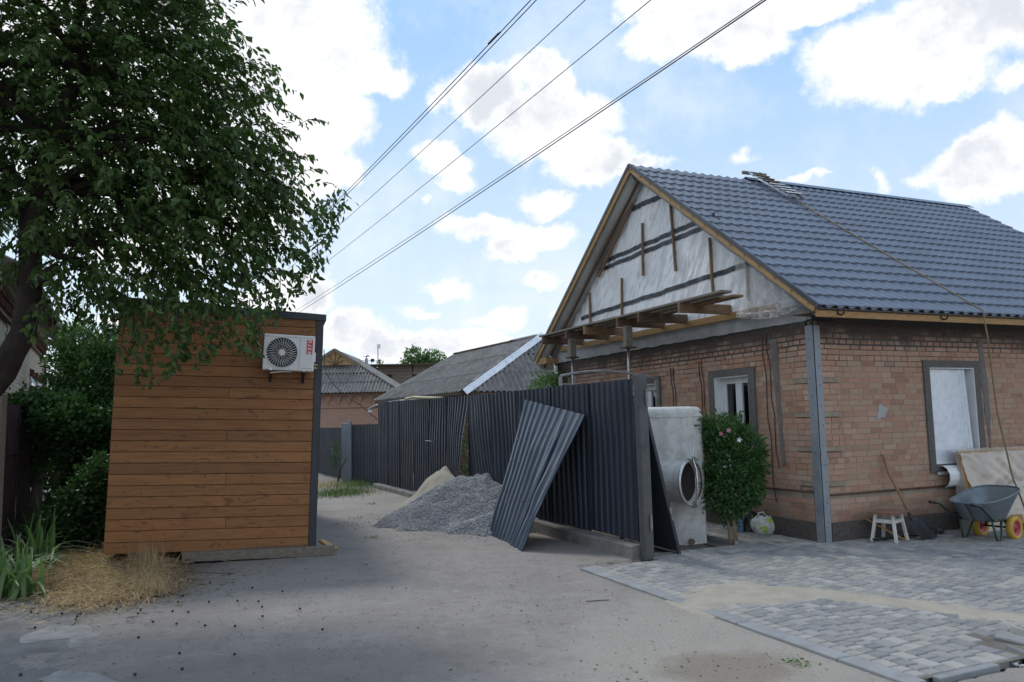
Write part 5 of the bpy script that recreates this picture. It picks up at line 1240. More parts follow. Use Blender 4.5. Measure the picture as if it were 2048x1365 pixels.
# ---- brick house at the end of the lane
bh_ = thing('far_brick_house', 'salmon brick house with a corrugated hipped roof at the end of the lane', 'house', (-7.95, 34, 0))
def br_hook(nt, base, v, r):
    b = nd(nt, 'ShaderNodeTexBrick', {'Vector': nd(nt, 'ShaderNodeMapping', {0: v, 2: (R(90), 0, 0)}).outputs[0], 'Color1': (.40, .225, .15, 1), 'Color2': (.33, .19, .13, 1), 'Mortar': (.36, .31, .26, 1), 'Scale': 1.0, 'Mortar Size': .008, 'Brick Width': .25, 'Row Height': .075})
    return mixc(nt, mth(nt, 'MULTIPLY', ramp(nt, nz(nt, v, 1.1, 5, .6), .45, .7), .45), b.outputs[0], (.42, .22, .14))
M_fbrick = mat('far_salmon_brick', (.4, .22, .15), .9, hook=br_hook)
mb = MB(); mb.box(-2.95, 2.95, 0, 6, 0, 2.95); mb.build('wall', M_fbrick, bh_)
mb = MB(); mb.box(-3.0, 3.0, -.06, .0, 2.30, 2.36); mb.box(-3.0, 3.0, -.10, .0, 2.80, 2.95); mb.box(-3.0, 3.0, -.02, 0, 1.30, 1.35); mb.build('brick_band', M_fbrick, bh_)
for k in range(13):
    x = -2.85 + k * .46; mb = MB()
    for i, w in enumerate((.26, .18, .10, .05)): mb.box(x - w / 2, x + w / 2, -.09 + .01 * i, 0, 2.79 - .085 * (i + 1) + .003, 2.79 - .085 * i)
    mb.build('corbel', M_fbrick, bh_)
FC = [Vector((-3.15, -.45, 2.95)), Vector((3.15, -.45, 2.93)), Vector((1.0, 1.3, 4.27)), Vector((-1.0, 1.3, 4.27))]
nf = Vector((0, -1.34, 1.8)).normalized()
for k in range(3):
    v0, v1 = k / 3, (k + 1) / 3
    def b(t, v0=v0, k=k): w = 3.15 - 2.15 * v0; return Vector((-w + 2 * w * t, -.45 + 1.75 * v0, 2.95 + 1.33 * v0 + (.02 if k else 0)))
    def tt(t, v0=v0, v1=v1): w = 3.15 - 2.15 * v0; x = -w + 2 * w * t; vm = (3.15 - abs(x)) / 2.15; v = min(v1, max(v0, vm)); return Vector((x, -.45 + 1.75 * v, 2.95 + 1.33 * v))
    corr(b, tt, 2 * (3.15 - 2.15 * v0), .15, .03, nf, 'sine', 1, 6).build('roof_sheet_row', M_asb, bh_)
mb = MB(); mb.add([(-3.1, -.40, 2.90), (3.1, -.40, 2.90), (1.0, 1.33, 4.20), (-1.0, 1.33, 4.20)], [(0, 1, 2, 3)]); mb.build('roof_deck', M_wooddk, bh_)
mb = MB()
for s in (-1, 1): mb.add([(s * 3.15, -.45, 2.95), (s * 3.15, 6.4, 2.95), (0, 6.4, 4.95), (0, .95, 4.95), (s * 1.0, 1.3, 4.27)], [(0, 1, 2, 3, 4)])
mb.build('side_roof', M_asb, bh_)
for s in (-1, 1):
    mb = MB(); mb.beam((s * 3.15, -.47, 2.98), (s * .98, 1.28, 4.31), .12, .05); mb.build('hip_ridge', M_asb, bh_)
    mb = MB(); mb.beam((s * 1.15, .78, 4.20), (0, .78, 4.93), .12, .07, (0, 1, 0)); mb.build('gable_board', M_woodgr, bh_)
mb = MB(); mb.prism([(-1.05, 4.24), (1.05, 4.24), (0, 4.88)], 1, .9, .95); mb.build('gable_panel', mat('ochre_boards', (.40, .26, .12), .8, c2=(.3, .19, .09)), bh_)
for a in (-60, -30, 0, 30, 60):
    mb = MB(); l = min(.56, .9 / max(.01, abs(math.sin(R(a)))) if a else .56) * (1 if abs(a) < 45 else .72); mb.beam((0, .88, 4.24), (math.sin(R(a)) * l, .88, 4.24 + math.cos(R(a)) * l), .03, .04, (0, 1, 0)); mb.build('gable_spoke', M_wooddk, bh_)
mb = MB(); mb.tube([tuple(Vector(dep(x, y, 33)) - Vector(bh_.location)) for x, y in ((648, 700), (650, 745), (662, 762), (680, 784), (722, 812), (755, 840))], .02, 5); mb.build('drooping_cable', M_wire, bh_)
# ---- timber barn
bn = thing('grey_plank_barn', 'old barn of weathered grey planks behind the far brick house', 'barn', (-6.4, 42, 0))
for k in range(14):
    z = 2.2 + k * .18
    for (x0, x1) in ((-2.4, -.9), (-.88, 1.0), (1.02, 3.4)):
        if (k in (10, 8) and x0 == -.88) :
            x1b = -.5; 
        mb = MB(); mb.box(x0 + random.uniform(0, .03), x1 - random.uniform(0, .04), random.uniform(-.02, .02), .05, z, z + .165); 
        if random.random() < .93: mb.build('plank', M_woodgr, bn)
mb = MB(); mb.box(-2.4, 3.6, .06, 5, 0, 4.60); mb.build('dark_interior', M_blk2, bn)
mb = MB(); mb.add([(-2.9, -.35, 4.70), (4.2, -.35, 4.66), (4.2, 5, 4.95), (-2.7, 5, 4.98), (-2.9, -.35, 4.76), (4.2, -.35, 4.72), (4.2, 5, 5.0), (-2.7, 5, 5.04)], [(0, 1, 2, 3), (7, 6, 5, 4), (0, 4, 5, 1), (0, 3, 7, 4), (1, 5, 6, 2)]); mb.build('barn_roof', M_wooddk, bn)
mb = MB(); mb.box(-2.3, -1.15, -.5, -.2, 3.6, 4.05); mb.build('red_lean_to', mat('brick_red_paint', (.18, .06, .05), .85, c2=(.12, .045, .04)), bn)
mb = MB(); mb.box(-.62, -.1, -.10, -.05, 4.05, 4.2); mb.box(-.62, -.1, -.10, -.05, 3.7, 3.8); mb.box(-1.6, -1.15, -.54, -.51, 3.6, 4.02); mb.build('opening', M_blk2, bn)
cp = Vector(dep(733, 745, 40)); mb = MB(); mb.lathe([(.10, -1.2), (.10, .0), (.12, .02), (.12, .45), (.085, .46), (.085, .70), (.03, .71), (.03, .80), (.20, .82), (.02, .92), (0, .92)], 14, cp); setp(mb.build('chimney_flue', M_chim, smooth=False), 'round zinc chimney flue with a cap beside the barn roof', 'chimney')
cp = Vector(dep(756, 745, 39.5)); ap = thing('antenna_pole', 'thin pole with a white box on top rising above the barn', 'pole', cp)
mb = MB(); mb.tube([(0, 0, -1.5), (0, 0, 1.22)], .022, 6); mb.build('mast', M_rust, ap); mb = MB(); mb.box(-.04, .13, -.06, .06, 1.22, 1.44); mb.build('head_box', M_white, ap, bevel=.02)
cp = Vector(dep(743, 722, 40.5)); an = thing('tv_antenna', 'flat television antenna with thin horizontal rods above the barn roof', 'antenna', cp)
mb = MB(); mb.tube([(-.65, 0, .02), (.65, 0, -.02)], .012, 5); mb.tube([(.0, 0, -.6), (0, 0, .03)], .012, 5); mb.build('rod', M_wire, an); mb = MB(); mb.box(-.04, .14, -.03, .03, -.06, .10); mb.build('amplifier_box', M_black, an)

# ================================================================== LEFT SIDE
lh = thing('cream_brick_house', 'cream silicate brick house with maroon brick trim behind the tree trunk', 'house', (-7.6, 11.3, 0)); lo_ = Vector(lh.location)
LA, LB = Vector((0, 0, 0)), Vector((-4.75, 9.2, 0)); LD = (LB - LA).normalized(); LNn = Vector((LD.y, -LD.x, 0)); LL = (LB - LA).length; zW = 3.95
def LP(s, n, z): return LA + LD * s + LNn * n + Vector((0, 0, z))
mb = MB(); mb.add([LP(0, -.02, 0), LP(LL, -.02, 0), LP(LL, -.02, zW), LP(0, -.02, zW), LP(0, -6, 0), LP(LL, -6, 0), LP(LL, -6, zW), LP(0, -6, zW)], [(0, 1, 2, 3), (4, 7, 6, 5), (1, 5, 6, 2), (0, 3, 7, 4), (3, 2, 6, 7)]); wlh = mb.build('wall', mat('cream_mortar', (.40, .36, .29), .95, c2=(.3, .27, .22)), lh)
for r in range(30):
    z = 1.55 + r * .078; s = 2.0 - (r % 2) * .13
    if r > 23: break
    while s < LL - .05:
        l = .255
        if s > 1.5 and len([0]) and not (any(a - .15 < s + l / 2 < a + 1.0 for a in (6.4, 8.3)) and z < 2.9):
            mb = MB(); mb.beam(LP(s + .005, -.02, z + .037), LP(min(s + l - .005, LL), -.02, z + .037), .06, .07); mb.build('brick', M_silic, wlh)
        s += l
mb = MB(); mb.beam(LP(0, .02, 3.42), LP(LL, .02, 3.42), .10, .05); mb.build('brick_band', M_brown, lh)
k = 0
while k < int(LL / .26):
    s = .1 + k * .26; mb = MB(); mb.beam(LP(s, .03, 3.72), LP(s + .12, .03, 3.72), .13, .10); mb.beam(LP(s + .03, .015, 3.60), LP(s + .10, .015, 3.60), .10, .12); mb.build('dentil', M_brown, lh); k += 1
mb = MB(); mb.beam(LP(0, .04, 3.88), LP(LL, .04, 3.88), .16, .14); mb.build('cornice', M_silic, lh)
for a in (6.4, 8.3):
    w = bpy.data.objects.new('window', None); col.objects.link(w); w.parent = lh
    mb = MB(); mb.beam(LP(a, .0, 2.0), LP(a + .85, .0, 2.0), .05, 1.5); mb.build('frame', mat('pale_blue_paint', (.35, .45, .55), .6), w)
    mb = MB(); mb.beam(LP(a + .1, .03, 2.0), LP(a + .4, .03, 2.0), .01, 1.3); mb.build('pane', M_glass, w); mb = MB(); mb.beam(LP(a + .47, .03, 2.0), LP(a + .77, .03, 2.0), .01, 1.3); mb.build('pane', M_glass, w)
    for dx in (-.16, .92):
        for z in np.arange(1.4, 2.9, .36): mb = MB(); mb.beam(LP(a + dx, .04, z), LP(a + dx + .14, .04, z), .10, .15); mb.build('quoin', M_brown, w)
mb = MB(); mb.beam(LP(LL - .15, .02, 2.0), LP(LL, .02, 2.0), .08, 2.7); mb.build('corner_trim', M_brown, lh)
corr(lambda t: LP(-.6 + (LL + 1.3) * t, .55, 3.90), lambda t: LP(-.6 + (LL + 1.3) * t, -3.2, 5.6), LL + 1.2, .15, .025, (LNn * .4 + Vector((0, 0, 1))), 'sine', 2, 6).build('roof_sheet', M_asb, lh)
mb = MB(); mb.beam(LP(-.6, .40, 3.86), LP(LL + .6, .40, 3.86), .30, .03); mb.build('eaves_board', M_wooddk, lh)
mb = MB(); mb.add([LP(LL + .5, .52, 3.84), LP(LL + .5, -3.2, 5.5), LP(LL + .5, -3.2, 5.3), LP(LL + .5, .52, 3.7), LP(LL + .45, .52, 3.84), LP(LL + .45, -3.2, 5.5), LP(LL + .45, -3.2, 5.3), LP(LL + .45, .52, 3.7)], [(0, 1, 2, 3), (7, 6, 5, 4), (0, 4, 5, 1), (2, 6, 7, 3)]); mb.build('verge_board', M_wooddk, lh)
# maroon fence
mf = thing('maroon_steel_fence', 'faded maroon corrugated steel fence half hidden by plants', 'fence', (-6.6, 9.9, 0)); mo = Vector(mf.location)
MA, MBb = Vector((-5.95, 8.4, 0)), Vector((-8.2, 13.7, 0)); mn = Vector((MBb - MA).normalized().yxz) if False else Vector(((MBb - MA).normalized().y, -(MBb - MA).normalized().x, 0))
for i in range(5):
    p, q = MA.lerp(MBb, i / 5), MA.lerp(MBb, (i + 1) / 5); zt = [2.02, 2.0, 1.97, 1.98, 1.95][i]
    corr(lambda t: p.lerp(q, t) - mo, lambda t: p.lerp(q, t) - mo + Vector((0, 0, zt)) + mn * (.04 * math.sin(i * 2)), (q - p).length, .11, .014, mn, 'sine', 10, 6, lambda u, v: .03 * fbm(u, v * 2, i * 5, 1.3)).build('fence_sheet', M_maroon, mf)
    z = 1.28; mb = MB(); mb.beam(p + mn * .016 + Vector((0, 0, z)) - mo, q + mn * .016 + Vector((0, 0, z + .01)) - mo, .012, .014); mb.build('seam', M_maroon, mf)
mb = MB(); q = Vector(dep(-4, 900, 8.8)); mb.beam((q.x, q.y, 0), (q.x, q.y, 2.02), .10, .10, (0, 1, 0)); setp(mb.build('fence_post', M_woodgr, bevel=.006), 'grey wooden post in front of the maroon fence at the picture edge', 'post')
# grey picket fence far behind
pf_ = thing('grey_picket_fence', 'weathered grey plank fence glimpsed between the bushes and the cabin', 'fence', (-7.75, 14.2, 0))
for k in range(10):
    mb = MB(); x, y = -.5 + k * .11, -.0 + k * .02; mb.beam((x, y, 0), (x + random.uniform(-.01, .01), y, 1.62 + random.uniform(-.05, .04)), .085, .02, (0, 1, 0)); mb.build('picket', M_woodgr, pf_)
mb = MB(); mb.beam((-.55, .03, 1.3), (.6, .05, 1.3), .02, .06); mb.build('rail', M_woodgr, pf_)

# ================================================================== VEGETATION
# cherry tree
ct = thing('cherry_tree', 'large dark green cherry tree overhanging the timber cabin', 'tree', (-5.75, 7.0, 0)); to = Vector(ct.location)
tp_ = [(-5.85, 7.2, -.05), (-5.6, 7.22, .9), (-5.12, 7.28, 1.72), (-4.80, 7.3, 2.15), (-4.60, 7.3, 2.52), (-4.55, 7.3, 2.95), (-4.58, 7.3, 3.3), (-4.52, 7.3, 3.8), (-4.40, 7.35, 4.4), (-4.3, 7.5, 5.2)]
mb = MB(); n = 22; tp2 = []; tr2 = []
rr_ = [.19, .155, .14, .125, .11, .10, .10, .09, .08, .06]
for i in range(len(tp_) - 1):
    for k in range(4):
        t = k / 4; p = Vector(tp_[i]).lerp(Vector(tp_[i + 1]), t); p += Vector((.02 * fbm(p.z, 1, 0, 2), .02 * fbm(p.z, 5, 0, 2), 0)); tp2.append(p - to); tr2.append((rr_[i] * (1 - t) + rr_[i + 1] * t) * (1 + .06 * fbm(p.z, 0, 4, 5)))
mb.tube(tp2, tr2, 14); mb.build('trunk', M_bark, ct, smooth=True)
for q in ([(-4.55, 7.3, 2.95), (-4.35, 7.2, 3.05), (-4.22, 7.15, 3.1)], [(-4.6, 7.3, 2.78), (-4.42, 7.25, 2.72), (-4.28, 7.2, 2.6)]):
    mb = MB(); mb.tube([Vector(p) - to for p in q], [.075, .055, .05], 9); mb.build('cut_branch', M_bark, ct, smooth=True)
# crown volume (world): ellipsoids cx,cy,cz,rx,ry,rz,weight
CRb = [(-4.3, 7.6, 4.9, 1.9, 1.5, 1.15, 1.0), (-5.6, 7.4, 4.9, 1.5, 1.6, 1.5, .8), (-3.25, 7.7, 4.5, 1.05, 1.1, .95, .9), (-2.75, 7.7, 3.95, .75, .9, .62, .55), (-3.6, 7.5, 3.75, 1.25, 1.1, .62, .9), (-4.9, 7.3, 3.9, 1.2, 1.3, .62, .65), (-2.5, 7.7, 3.45, .48, .6, .30, .2), (-3.25, 7.4, 3.12, .85, .8, .40, .5), (-3.75, 7.3, 2.78, .42, .4, .34, .16), (-4.3, 7.5, 6.2, 2.0, 1.8, 1.1, 1.0), (-6.3, 7.2, 5.8, 1.4, 1.6, 1.5, .8), (-3.7, 7.8, 5.6, .8, 1.2, 1.0, .5), (-2.05, 7.7, 3.72, .42, .5, .16, .12), (-2.45, 7.7, 4.25, .5, .7, .5, .35), (-3.0, 7.6, 3.35, .9, .8, .35, .6), (-3.9, 7.3, 3.2, .8, .7, .45, .5)]
forks = [Vector(tp_[6]), Vector(tp_[7]), Vector(tp_[8]), Vector(tp_[9])]
def bez(p0, p1, sag, n=10):
    m = (p0 + p1) / 2 + Vector((0, 0, sag)); return [(p0 * (1 - t) ** 2 + m * 2 * t * (1 - t) + p1 * t * t) for t in np.linspace(0, 1, n)]
limbs = []
for i, b in enumerate(CRb):
    for k in range(3 if b[6] > .6 else 1):
        d = Vector(np.random.RandomState(i * 7 + k).normal(size=3)).normalized(); e = Vector(b[:3]) + Vector((d.x * b[3], d.y * b[4], d.z * b[5])) * (.4 if k else 0)
        f = min(forks, key=lambda q: (q - e).length + random.random() * .6); pts = bez(f, e, .35)
        for j in range(1, len(pts)): pts[j] += Vector(rng.normal(size=3) * .03)
        mb = MB(); mb.tube([p - to for p in pts], list(np.linspace(.05, .012, len(pts))), 6); mb.build('limb', M_bark, ct, smooth=True); limbs.append(pts)
lp = np.array([tuple(p) for pts in limbs for p in pts[3:]])
w_ = np.array([b[6] for b in CRb]); vol = np.array([b[3] * b[4] * b[5] for b in CRb]) ** .8 * w_; vol /= vol.sum()
LPs, LDs, LNs, tw = [], [], [], MB()
HANG = [(218, 560, 690, 7.0), (235, 570, 745, 6.9), (262, 590, 700, 7.1), (278, 600, 768, 6.8), (300, 580, 770, 6.9), (322, 580, 690, 7.1), (340, 600, 755, 6.8), (352, 600, 740, 6.9), (375, 590, 715, 7.0), (398, 590, 730, 6.9), (418, 580, 715, 7.0), (440, 580, 690, 7.1), (462, 560, 690, 7.0), (485, 600, 705, 6.8), (505, 600, 712, 6.9), (150, 500, 620, 7.2), (170, 510, 640, 7.2), (128, 470, 560, 7.3), (190, 520, 655, 7.1), (520, 560, 660, 7.1), (548, 540, 640, 7.2), (572, 530, 620, 7.2), (600, 500, 590, 7.3), (622, 480, 575, 7.3), (62, 610, 680, 6.9), (92, 640, 720, 6.9), (100, 560, 630, 7.0), (20, 480, 560, 7.1), (640, 400, 520, 7.5), (655, 380, 480, 7.5), (676, 385, 440, 7.5), (245, 520, 640, 7.2), (285, 540, 650, 7.3), (380, 540, 640, 7.3), (430, 540, 640, 7.3)]
NT_ = 4900
made = 0
while made < NT_:
    b = CRb[rng.choice(len(CRb), p=vol)]; d = rng.normal(size=3); d /= np.linalg.norm(d); r = rng.random() ** .42
    r *= 1 + .20 * fbm(d[0] * 1.3, d[1] * 1.3, d[2] * 1.3 + b[0], 2.4, 3)
    s = np.array(b[:3]) + d * r * np.array(b[3:6])
    # keep the notches of sky under the crown: lower edge lifts round the trunk and towards the right
    if s[1] < 5.6 or s[2] < 2.55: continue
    lowlim = 3.05 if s[0] < -4.45 else (2.6 if s[0] < -2.9 else 2.95)
    if s[2] < lowlim - .1 and s[0] < -4.35: continue
    L = rng.uniform(.28, .62); out = s - np.array([-4.5, 7.4, 4.2]); out[2] *= .35; out /= np.linalg.norm(out) + .01
    dd = out * .9 + rng.normal(size=3) * .45 + np.array([0, 0, .1]); dd /= np.linalg.norm(dd)
    xl = np.interp(s[2], [2.5, 2.75, 3.05, 3.4, 3.9, 4.3, 4.9, 5.3, 5.8, 7.0], [-2.75, -2.35, -2.0, -1.82, -1.62, -1.88, -2.0, -2.15, -2.75, -3.4]) * s[1] / 7.6
    if s[0] + dd[0] * L * .8 > xl + rng.normal() * .10: continue
    pts = []; p = s.copy(); vv = dd.copy(); ns = 9
    for i in range(ns):
        pts.append(p.copy()); p = p + vv * L / ns; vv = vv + np.array([0, 0, -.16]); vv /= np.linalg.norm(vv)
    if made % 3 == 0: tw.tube([Vector(q) - to for q in pts[::2]], [.0045, .004, .003, .0025, .002], 3, False)
    nl = 11 + int(rng.integers(0, 4))
    for i in range(nl):
        t = .08 + .92 * i / nl; k = min(ns - 2, int(t * (ns - 1))); q = pts[k] + (pts[k + 1] - pts[k]) * (t * (ns - 1) - k); ax_ = pts[k + 1] - pts[k]; ax_ = ax_ / np.linalg.norm(ax_)
        side = np.cross(ax_, [0, 0, 1]); side /= np.linalg.norm(side) + 1e-6; sgn = 1 if i % 2 else -1
        LPs.append(q); LDs.append(ax_ * .55 + side * sgn * .75 + np.array([0, 0, -.45]) + rng.normal(size=3) * .25); LNs.append(np.array([0, 0, 1.0]) + rng.normal(size=3) * .45)
    made += 1
for (px, y0, y1, Y) in HANG:
    a, b_ = np.array(dep(px + 14, y0, Y + .1)), np.array(dep(px, y1, Y)); n_l = max(6, int(abs(a[2] - b_[2]) / .028))
    tw.tube([Vector(a) - to, Vector((a + b_) / 2 + [.02, 0, 0]) - to, Vector(b_) - to], [.005, .004, .002], 4, False)
    for rep in range(2):
        for i in range(n_l):
            t = (i + rng.random()) / n_l; q = a + (b_ - a) * t + rng.normal(size=3) * [.055, .06, .02] * (1.3 - t); LPs.append(q); LDs.append(np.array([rng.normal() * .7, rng.normal() * .7, -.7])); LNs.append(rng.normal(size=3) + [0, -.4, .5])
LPs, LDs, LNs = np.array(LPs), np.array(LDs), np.array(LNs)
dist = np.linalg.norm(LPs - CAM, axis=1)
# the nearest leaves stand for themselves, the rest are one mass
inview = (np.abs(LPs[:, 0]) < .655 * LPs[:, 1]) & (LPs[:, 2] < 1.6 + .53 * LPs[:, 1])
order = np.argsort(np.where(inview, dist, 99)); near = order[:290]; rest = order[290:]
V, T, r = leaves(LPs[rest] - np.array(to), LDs[rest], rng.uniform(.052, .108, len(rest)), .50, LNs[rest]); tmesh('crown', V, T, M_leaf, ct, 'stuff', r)
lm = []
for k in range(6):
    V, T, r = leaves(np.zeros((1, 3)), np.array([[1.0, 0, 0]]), [.08 + .005 * k], .5, np.array([[0, 0, 1.0]]), .15 + .03 * k)
    me = bpy.data.meshes.new('leaf'); me.from_pydata([tuple(v) for v in V], [], [tuple(t) for t in T]); me.materials.append(M_leaf); lm.append(me)
for i, k in enumerate(near):
    o = bpy.data.objects.new('leaf', lm[i % 6]); col.objects.link(o); o.parent = ct; D = Vector(LDs[k]).normalized(); N = Vector(LNs[k]); Y = N.cross(D).normalized(); N = D.cross(Y)
    o.matrix_local = Matrix(((D.x, Y.x, N.x, LPs[k][0] - to.x), (D.y, Y.y, N.y, LPs[k][1] - to.y), (D.z, Y.z, N.z, LPs[k][2] - to.z), (0, 0, 0, 1)))
tw.build('twigs', M_twig, ct, kind='stuff')
# hibiscus bush
hb_ = thing('flowering_bush', 'rounded hibiscus bush with a few pink flowers in front of the gable window', 'bush', gnd(1465, 1093)); h0 = Vector(hb_.location)
foliage('foliage', [(.06, .26, 1.0, .43, .36, .50), (.0, .24, 1.36, .30, .3, .26), (.10, .20, .70, .38, .30, .34), (.24, .24, 1.18, .28, .26, .36), (-.10, .30, .95, .22, .22, .4), (.04, .15, .45, .2, .2, .2), (.42, .2, 1.02, .10, .12, .26), (-.20, .2, 1.45, .12, .12, .16), (.16, .2, 1.5, .10, .1, .16), (.36, .2, .62, .12, .12, .14), (-.26, .2, .62, .10, .1, .2)], 10500, .058, M_leafh, hb_, clump=.055, wid=.42, droop=-.3, shell=.35)
for (x, y, s) in ((-.02, .0, .0), (.06, .03, 1), (.02, -.02, 2)):
    mb = MB(); mb.tube([(x, y, 0), (x + .01 * s, y + .06, .25), (x + .05 * (s - 1), y + .18, .50), (x + .12 * (s - 1), y + .25, 1.0)], [.022, .018, .015, .008], 7); mb.build('stem', M_stem, hb_, smooth=True)
for (px, py) in ((1457, 861), (1442, 868), (1478, 880)):
    q = Vector(dep(px, py, 9.66)) - h0; mb = MB()
    for k in range(5):
        a = k * 1.2566; mb.add([q, q + Vector((math.cos(a - .5) * .02, -.012, math.sin(a - .5) * .02)), q + Vector((math.cos(a) * .036, -.018, math.sin(a) * .034)), q + Vector((math.cos(a + .5) * .02, -.012, math.sin(a + .5) * .02))], [(0, 1, 2, 3)])
    mb.build('flower', M_flow if px < 1470 else M_white, hb_)
# shrubs on the left
def shrub(label, name, loc, blobs, n, size, m, stems=3, clump=.1, wid=.5, cat='bush', group=None):
    t = thing(name, label, cat, loc, 0, group)
    foliage('foliage', blobs, n, size, m, t, clump=clump, wid=wid)
    for k in range(stems):
        a = k * 2.1; h = max(b[2] for b in blobs); mb = MB(); mb.tube([(.05 * math.cos(a), .05 * math.sin(a), 0), (.12 * math.cos(a), .1 * math.sin(a), h * .5), (.3 * math.cos(a), .25 * math.sin(a), h * .95)], [.03, .02, .008], 6); mb.build('stem', M_twig, t, smooth=True)
    return t
shrub('dark leafy climber spilling over the end of the maroon fence', 'climbing_ivy', (-6.62, 11.9, 0), [(-.2, 0, 1.75, .45, .4, .35), (.15, .1, 1.45, .5, .45, .5), (.25, .1, .85, .5, .45, .6), (.0, .1, .4, .45, .5, .4), (-.65, .2, 2.02, .4, .35, .18), (.55, .2, .5, .45, .4, .5)], 13000, .075, M_leafd, 3, .09, .7, 'climber')
shrub('tall pear-leaved shrub rising behind the dark climber', 'pear_tree', (-7.35, 13.2, 0), [(.15, 0, 2.5, .65, .6, .65), (.3, 0, 2.1, .7, .6, .6), (.0, 0, 3.0, .35, .4, .45), (.2, .1, 1.5, .8, .6, .6), (.55, 0, 2.8, .35, .35, .5)], 24000, .07, M_leafg, 3, .10, .42, 'small tree')
shrub('bright green shrub showing between the cabin and the pear tree', 'garden_shrub', (-9.1, 16.5, 0), [(0, 0, 1.5, 1.1, .8, 1.0), (.2, 0, 2.6, .9, .7, .8), (-.4, 0, .7, 1.0, .7, .7)], 14000, .085, M_leafb, 3, .12, .45)
shrub('dense dark bush filling the gap beside the left edge of the cabin', 'undergrowth_bush', (-5.80, 10.7, 0), [(0, 0, .50, .40, .5, .45), (-.25, .1, .35, .4, .45, .35), (.1, .15, .9, .28, .4, .35)], 6500, .065, M_leafd, 2, .08, .6)
shrub('loose green bush behind the fence under the cream house windows', 'hedge_bush', (-8.6, 12.6, 0), [(0, 0, 1.75, .9, .6, .42), (.6, .5, 1.8, .8, .6, .42), (-.8, -.6, 1.8, .7, .5, .35), (0, 0, 1.2, 1.2, .8, .6)], 12000, .085, M_leafg, 3, .11, .55)
shrub('small apple tree with pale fruit behind the fence and under the corrugated roof', 'apple_tree', (.75, 16.2, 0), [(0, 0, 2.2, .45, .4, .35), (.2, .1, 1.8, .5, .4, .4), (-.3, 0, 1.9, .4, .4, .3), (.35, 0, 2.35, .3, .3, .25)], 5000, .07, M_leafg, 3, .09, .5, 'small tree')
shrub('dark green tree crown rising above the barn roof', 'distant_tree', (-5.4, 47, 0), [(0, 0, 4.6, 1.1, .9, .9), (-.5, 0, 5.5, .6, .6, .55), (.5, 0, 5.3, .75, .6, .6), (-.9, 0, 5.0, .5, .5, .5)], 5000, .16, M_leafg, 3, .17, .55, 'tree')
shrub('small clump of leaves on the barn roof line', 'distant_sapling', (-8.1, 47.5, 0), [(0, 0, 5.0, .18, .18, .45)], 240, .14, M_leafg, 1, .1, .55, 'sapling')
shrub('weedy climber growing up the dark gate beside the blue-grey post', 'fence_weed', (-4.92, 21.7, 0), [(0, 0, .7, .10, .1, .42)], 260, .06, M_leafd, 1, .06, .5, 'weed')
mb = MB()
# behind the fence gap: greenery
shrub('green bush seen through the gap between buckled fence sheets', 'garden_bush', (-.80, 15.4, 0), [(0, 0, .9, .30, .4, .8)], 1300, .06, M_leafd, 2, .09)

def blades(name, P, H, wdt, m, lean=.5, droop=.6, parent=None, kind='stuff', seg=4, loc=(0, 0, 0)):
    n = len(P); a = rng.random(n) * 6.283; out = np.stack([np.cos(a), np.sin(a), np.zeros(n)], 1); side = np.stack([-np.sin(a), np.cos(a), np.zeros(n)], 1); V = []
    ln = (rng.random(n) * lean)[:, None]
    for k in range(seg + 1):
        t = k / seg; c = P + out * H[:, None] * ln * (t + droop * t * t) + np.array([0, 0, 1]) * (H[:, None] * (t - droop * ln * 1.1 * t * t * t)); w = wdt[:, None] * (1 - t ** 2.2) * .5
        V += [c - side * w, c + side * w]
    V = np.stack(V, 1).reshape(-1, 3); T = []
    for k in range(seg): T += [[2 * k, 2 * k + 1, 2 * k + 3], [2 * k, 2 * k + 3, 2 * k + 2]]
    T = (np.arange(n)[:, None, None] * (2 * seg + 2) + np.array(T)[None]).reshape(-1, 3)
    return tmesh(name, V, T, m, parent, kind, np.repeat(rng.random(n), 2 * seg))
# irises
for (px, py, n, h, lab) in ((95, 1085, 70, .62, 'tall clump of sword-leaved irises at the foot of the maroon fence'), (60, 1140, 60, .55, 'arching iris clump between the tall clump and the dry grass'), (10, 1195, 55, .50, 'iris clump nearest the asphalt at the left picture edge'), (135, 1060, 34, .5, 'small iris clump beside the dark bush'), (-60, 1180, 50, .5, 'iris clump cut by the left picture edge')):
    q = gnd(px, py); t = thing('iris_clump', lab, 'iris', q, 0, 'irises by the maroon fence')
    for k in range(n):
        P = np.array([[rng.normal() * .13, rng.normal() * .10, 0]]); blades('iris_leaf', P, np.array([1.3 * h * rng.uniform(.6, 1.15)]), np.array([rng.uniform(.034, .055)]), M_iris, 1.0, .9, t, None, 7)
t = thing('young_sapling', 'thin young sapling with fresh green leaves in front of the dark bush', 'sapling', gnd(130, 1070))
mb = MB(); mb.tube([(0, 0, 0), (.03, 0, .35), (.10, 0, .72)], [.006, .005, .003], 5); mb.build('stem', M_twig, t)
P = np.array([[.02 + .1 * k / 14, rng.normal() * .01, .2 + .52 * k / 14] for k in range(15)]); V, T, r = leaves(P, np.array([[math.cos(k * 2.2), math.sin(k * 2.2), .15] for k in range(15)]), np.full(15, .085), .5); tmesh('foliage', V, T, M_leafb, t, 'stuff', r)
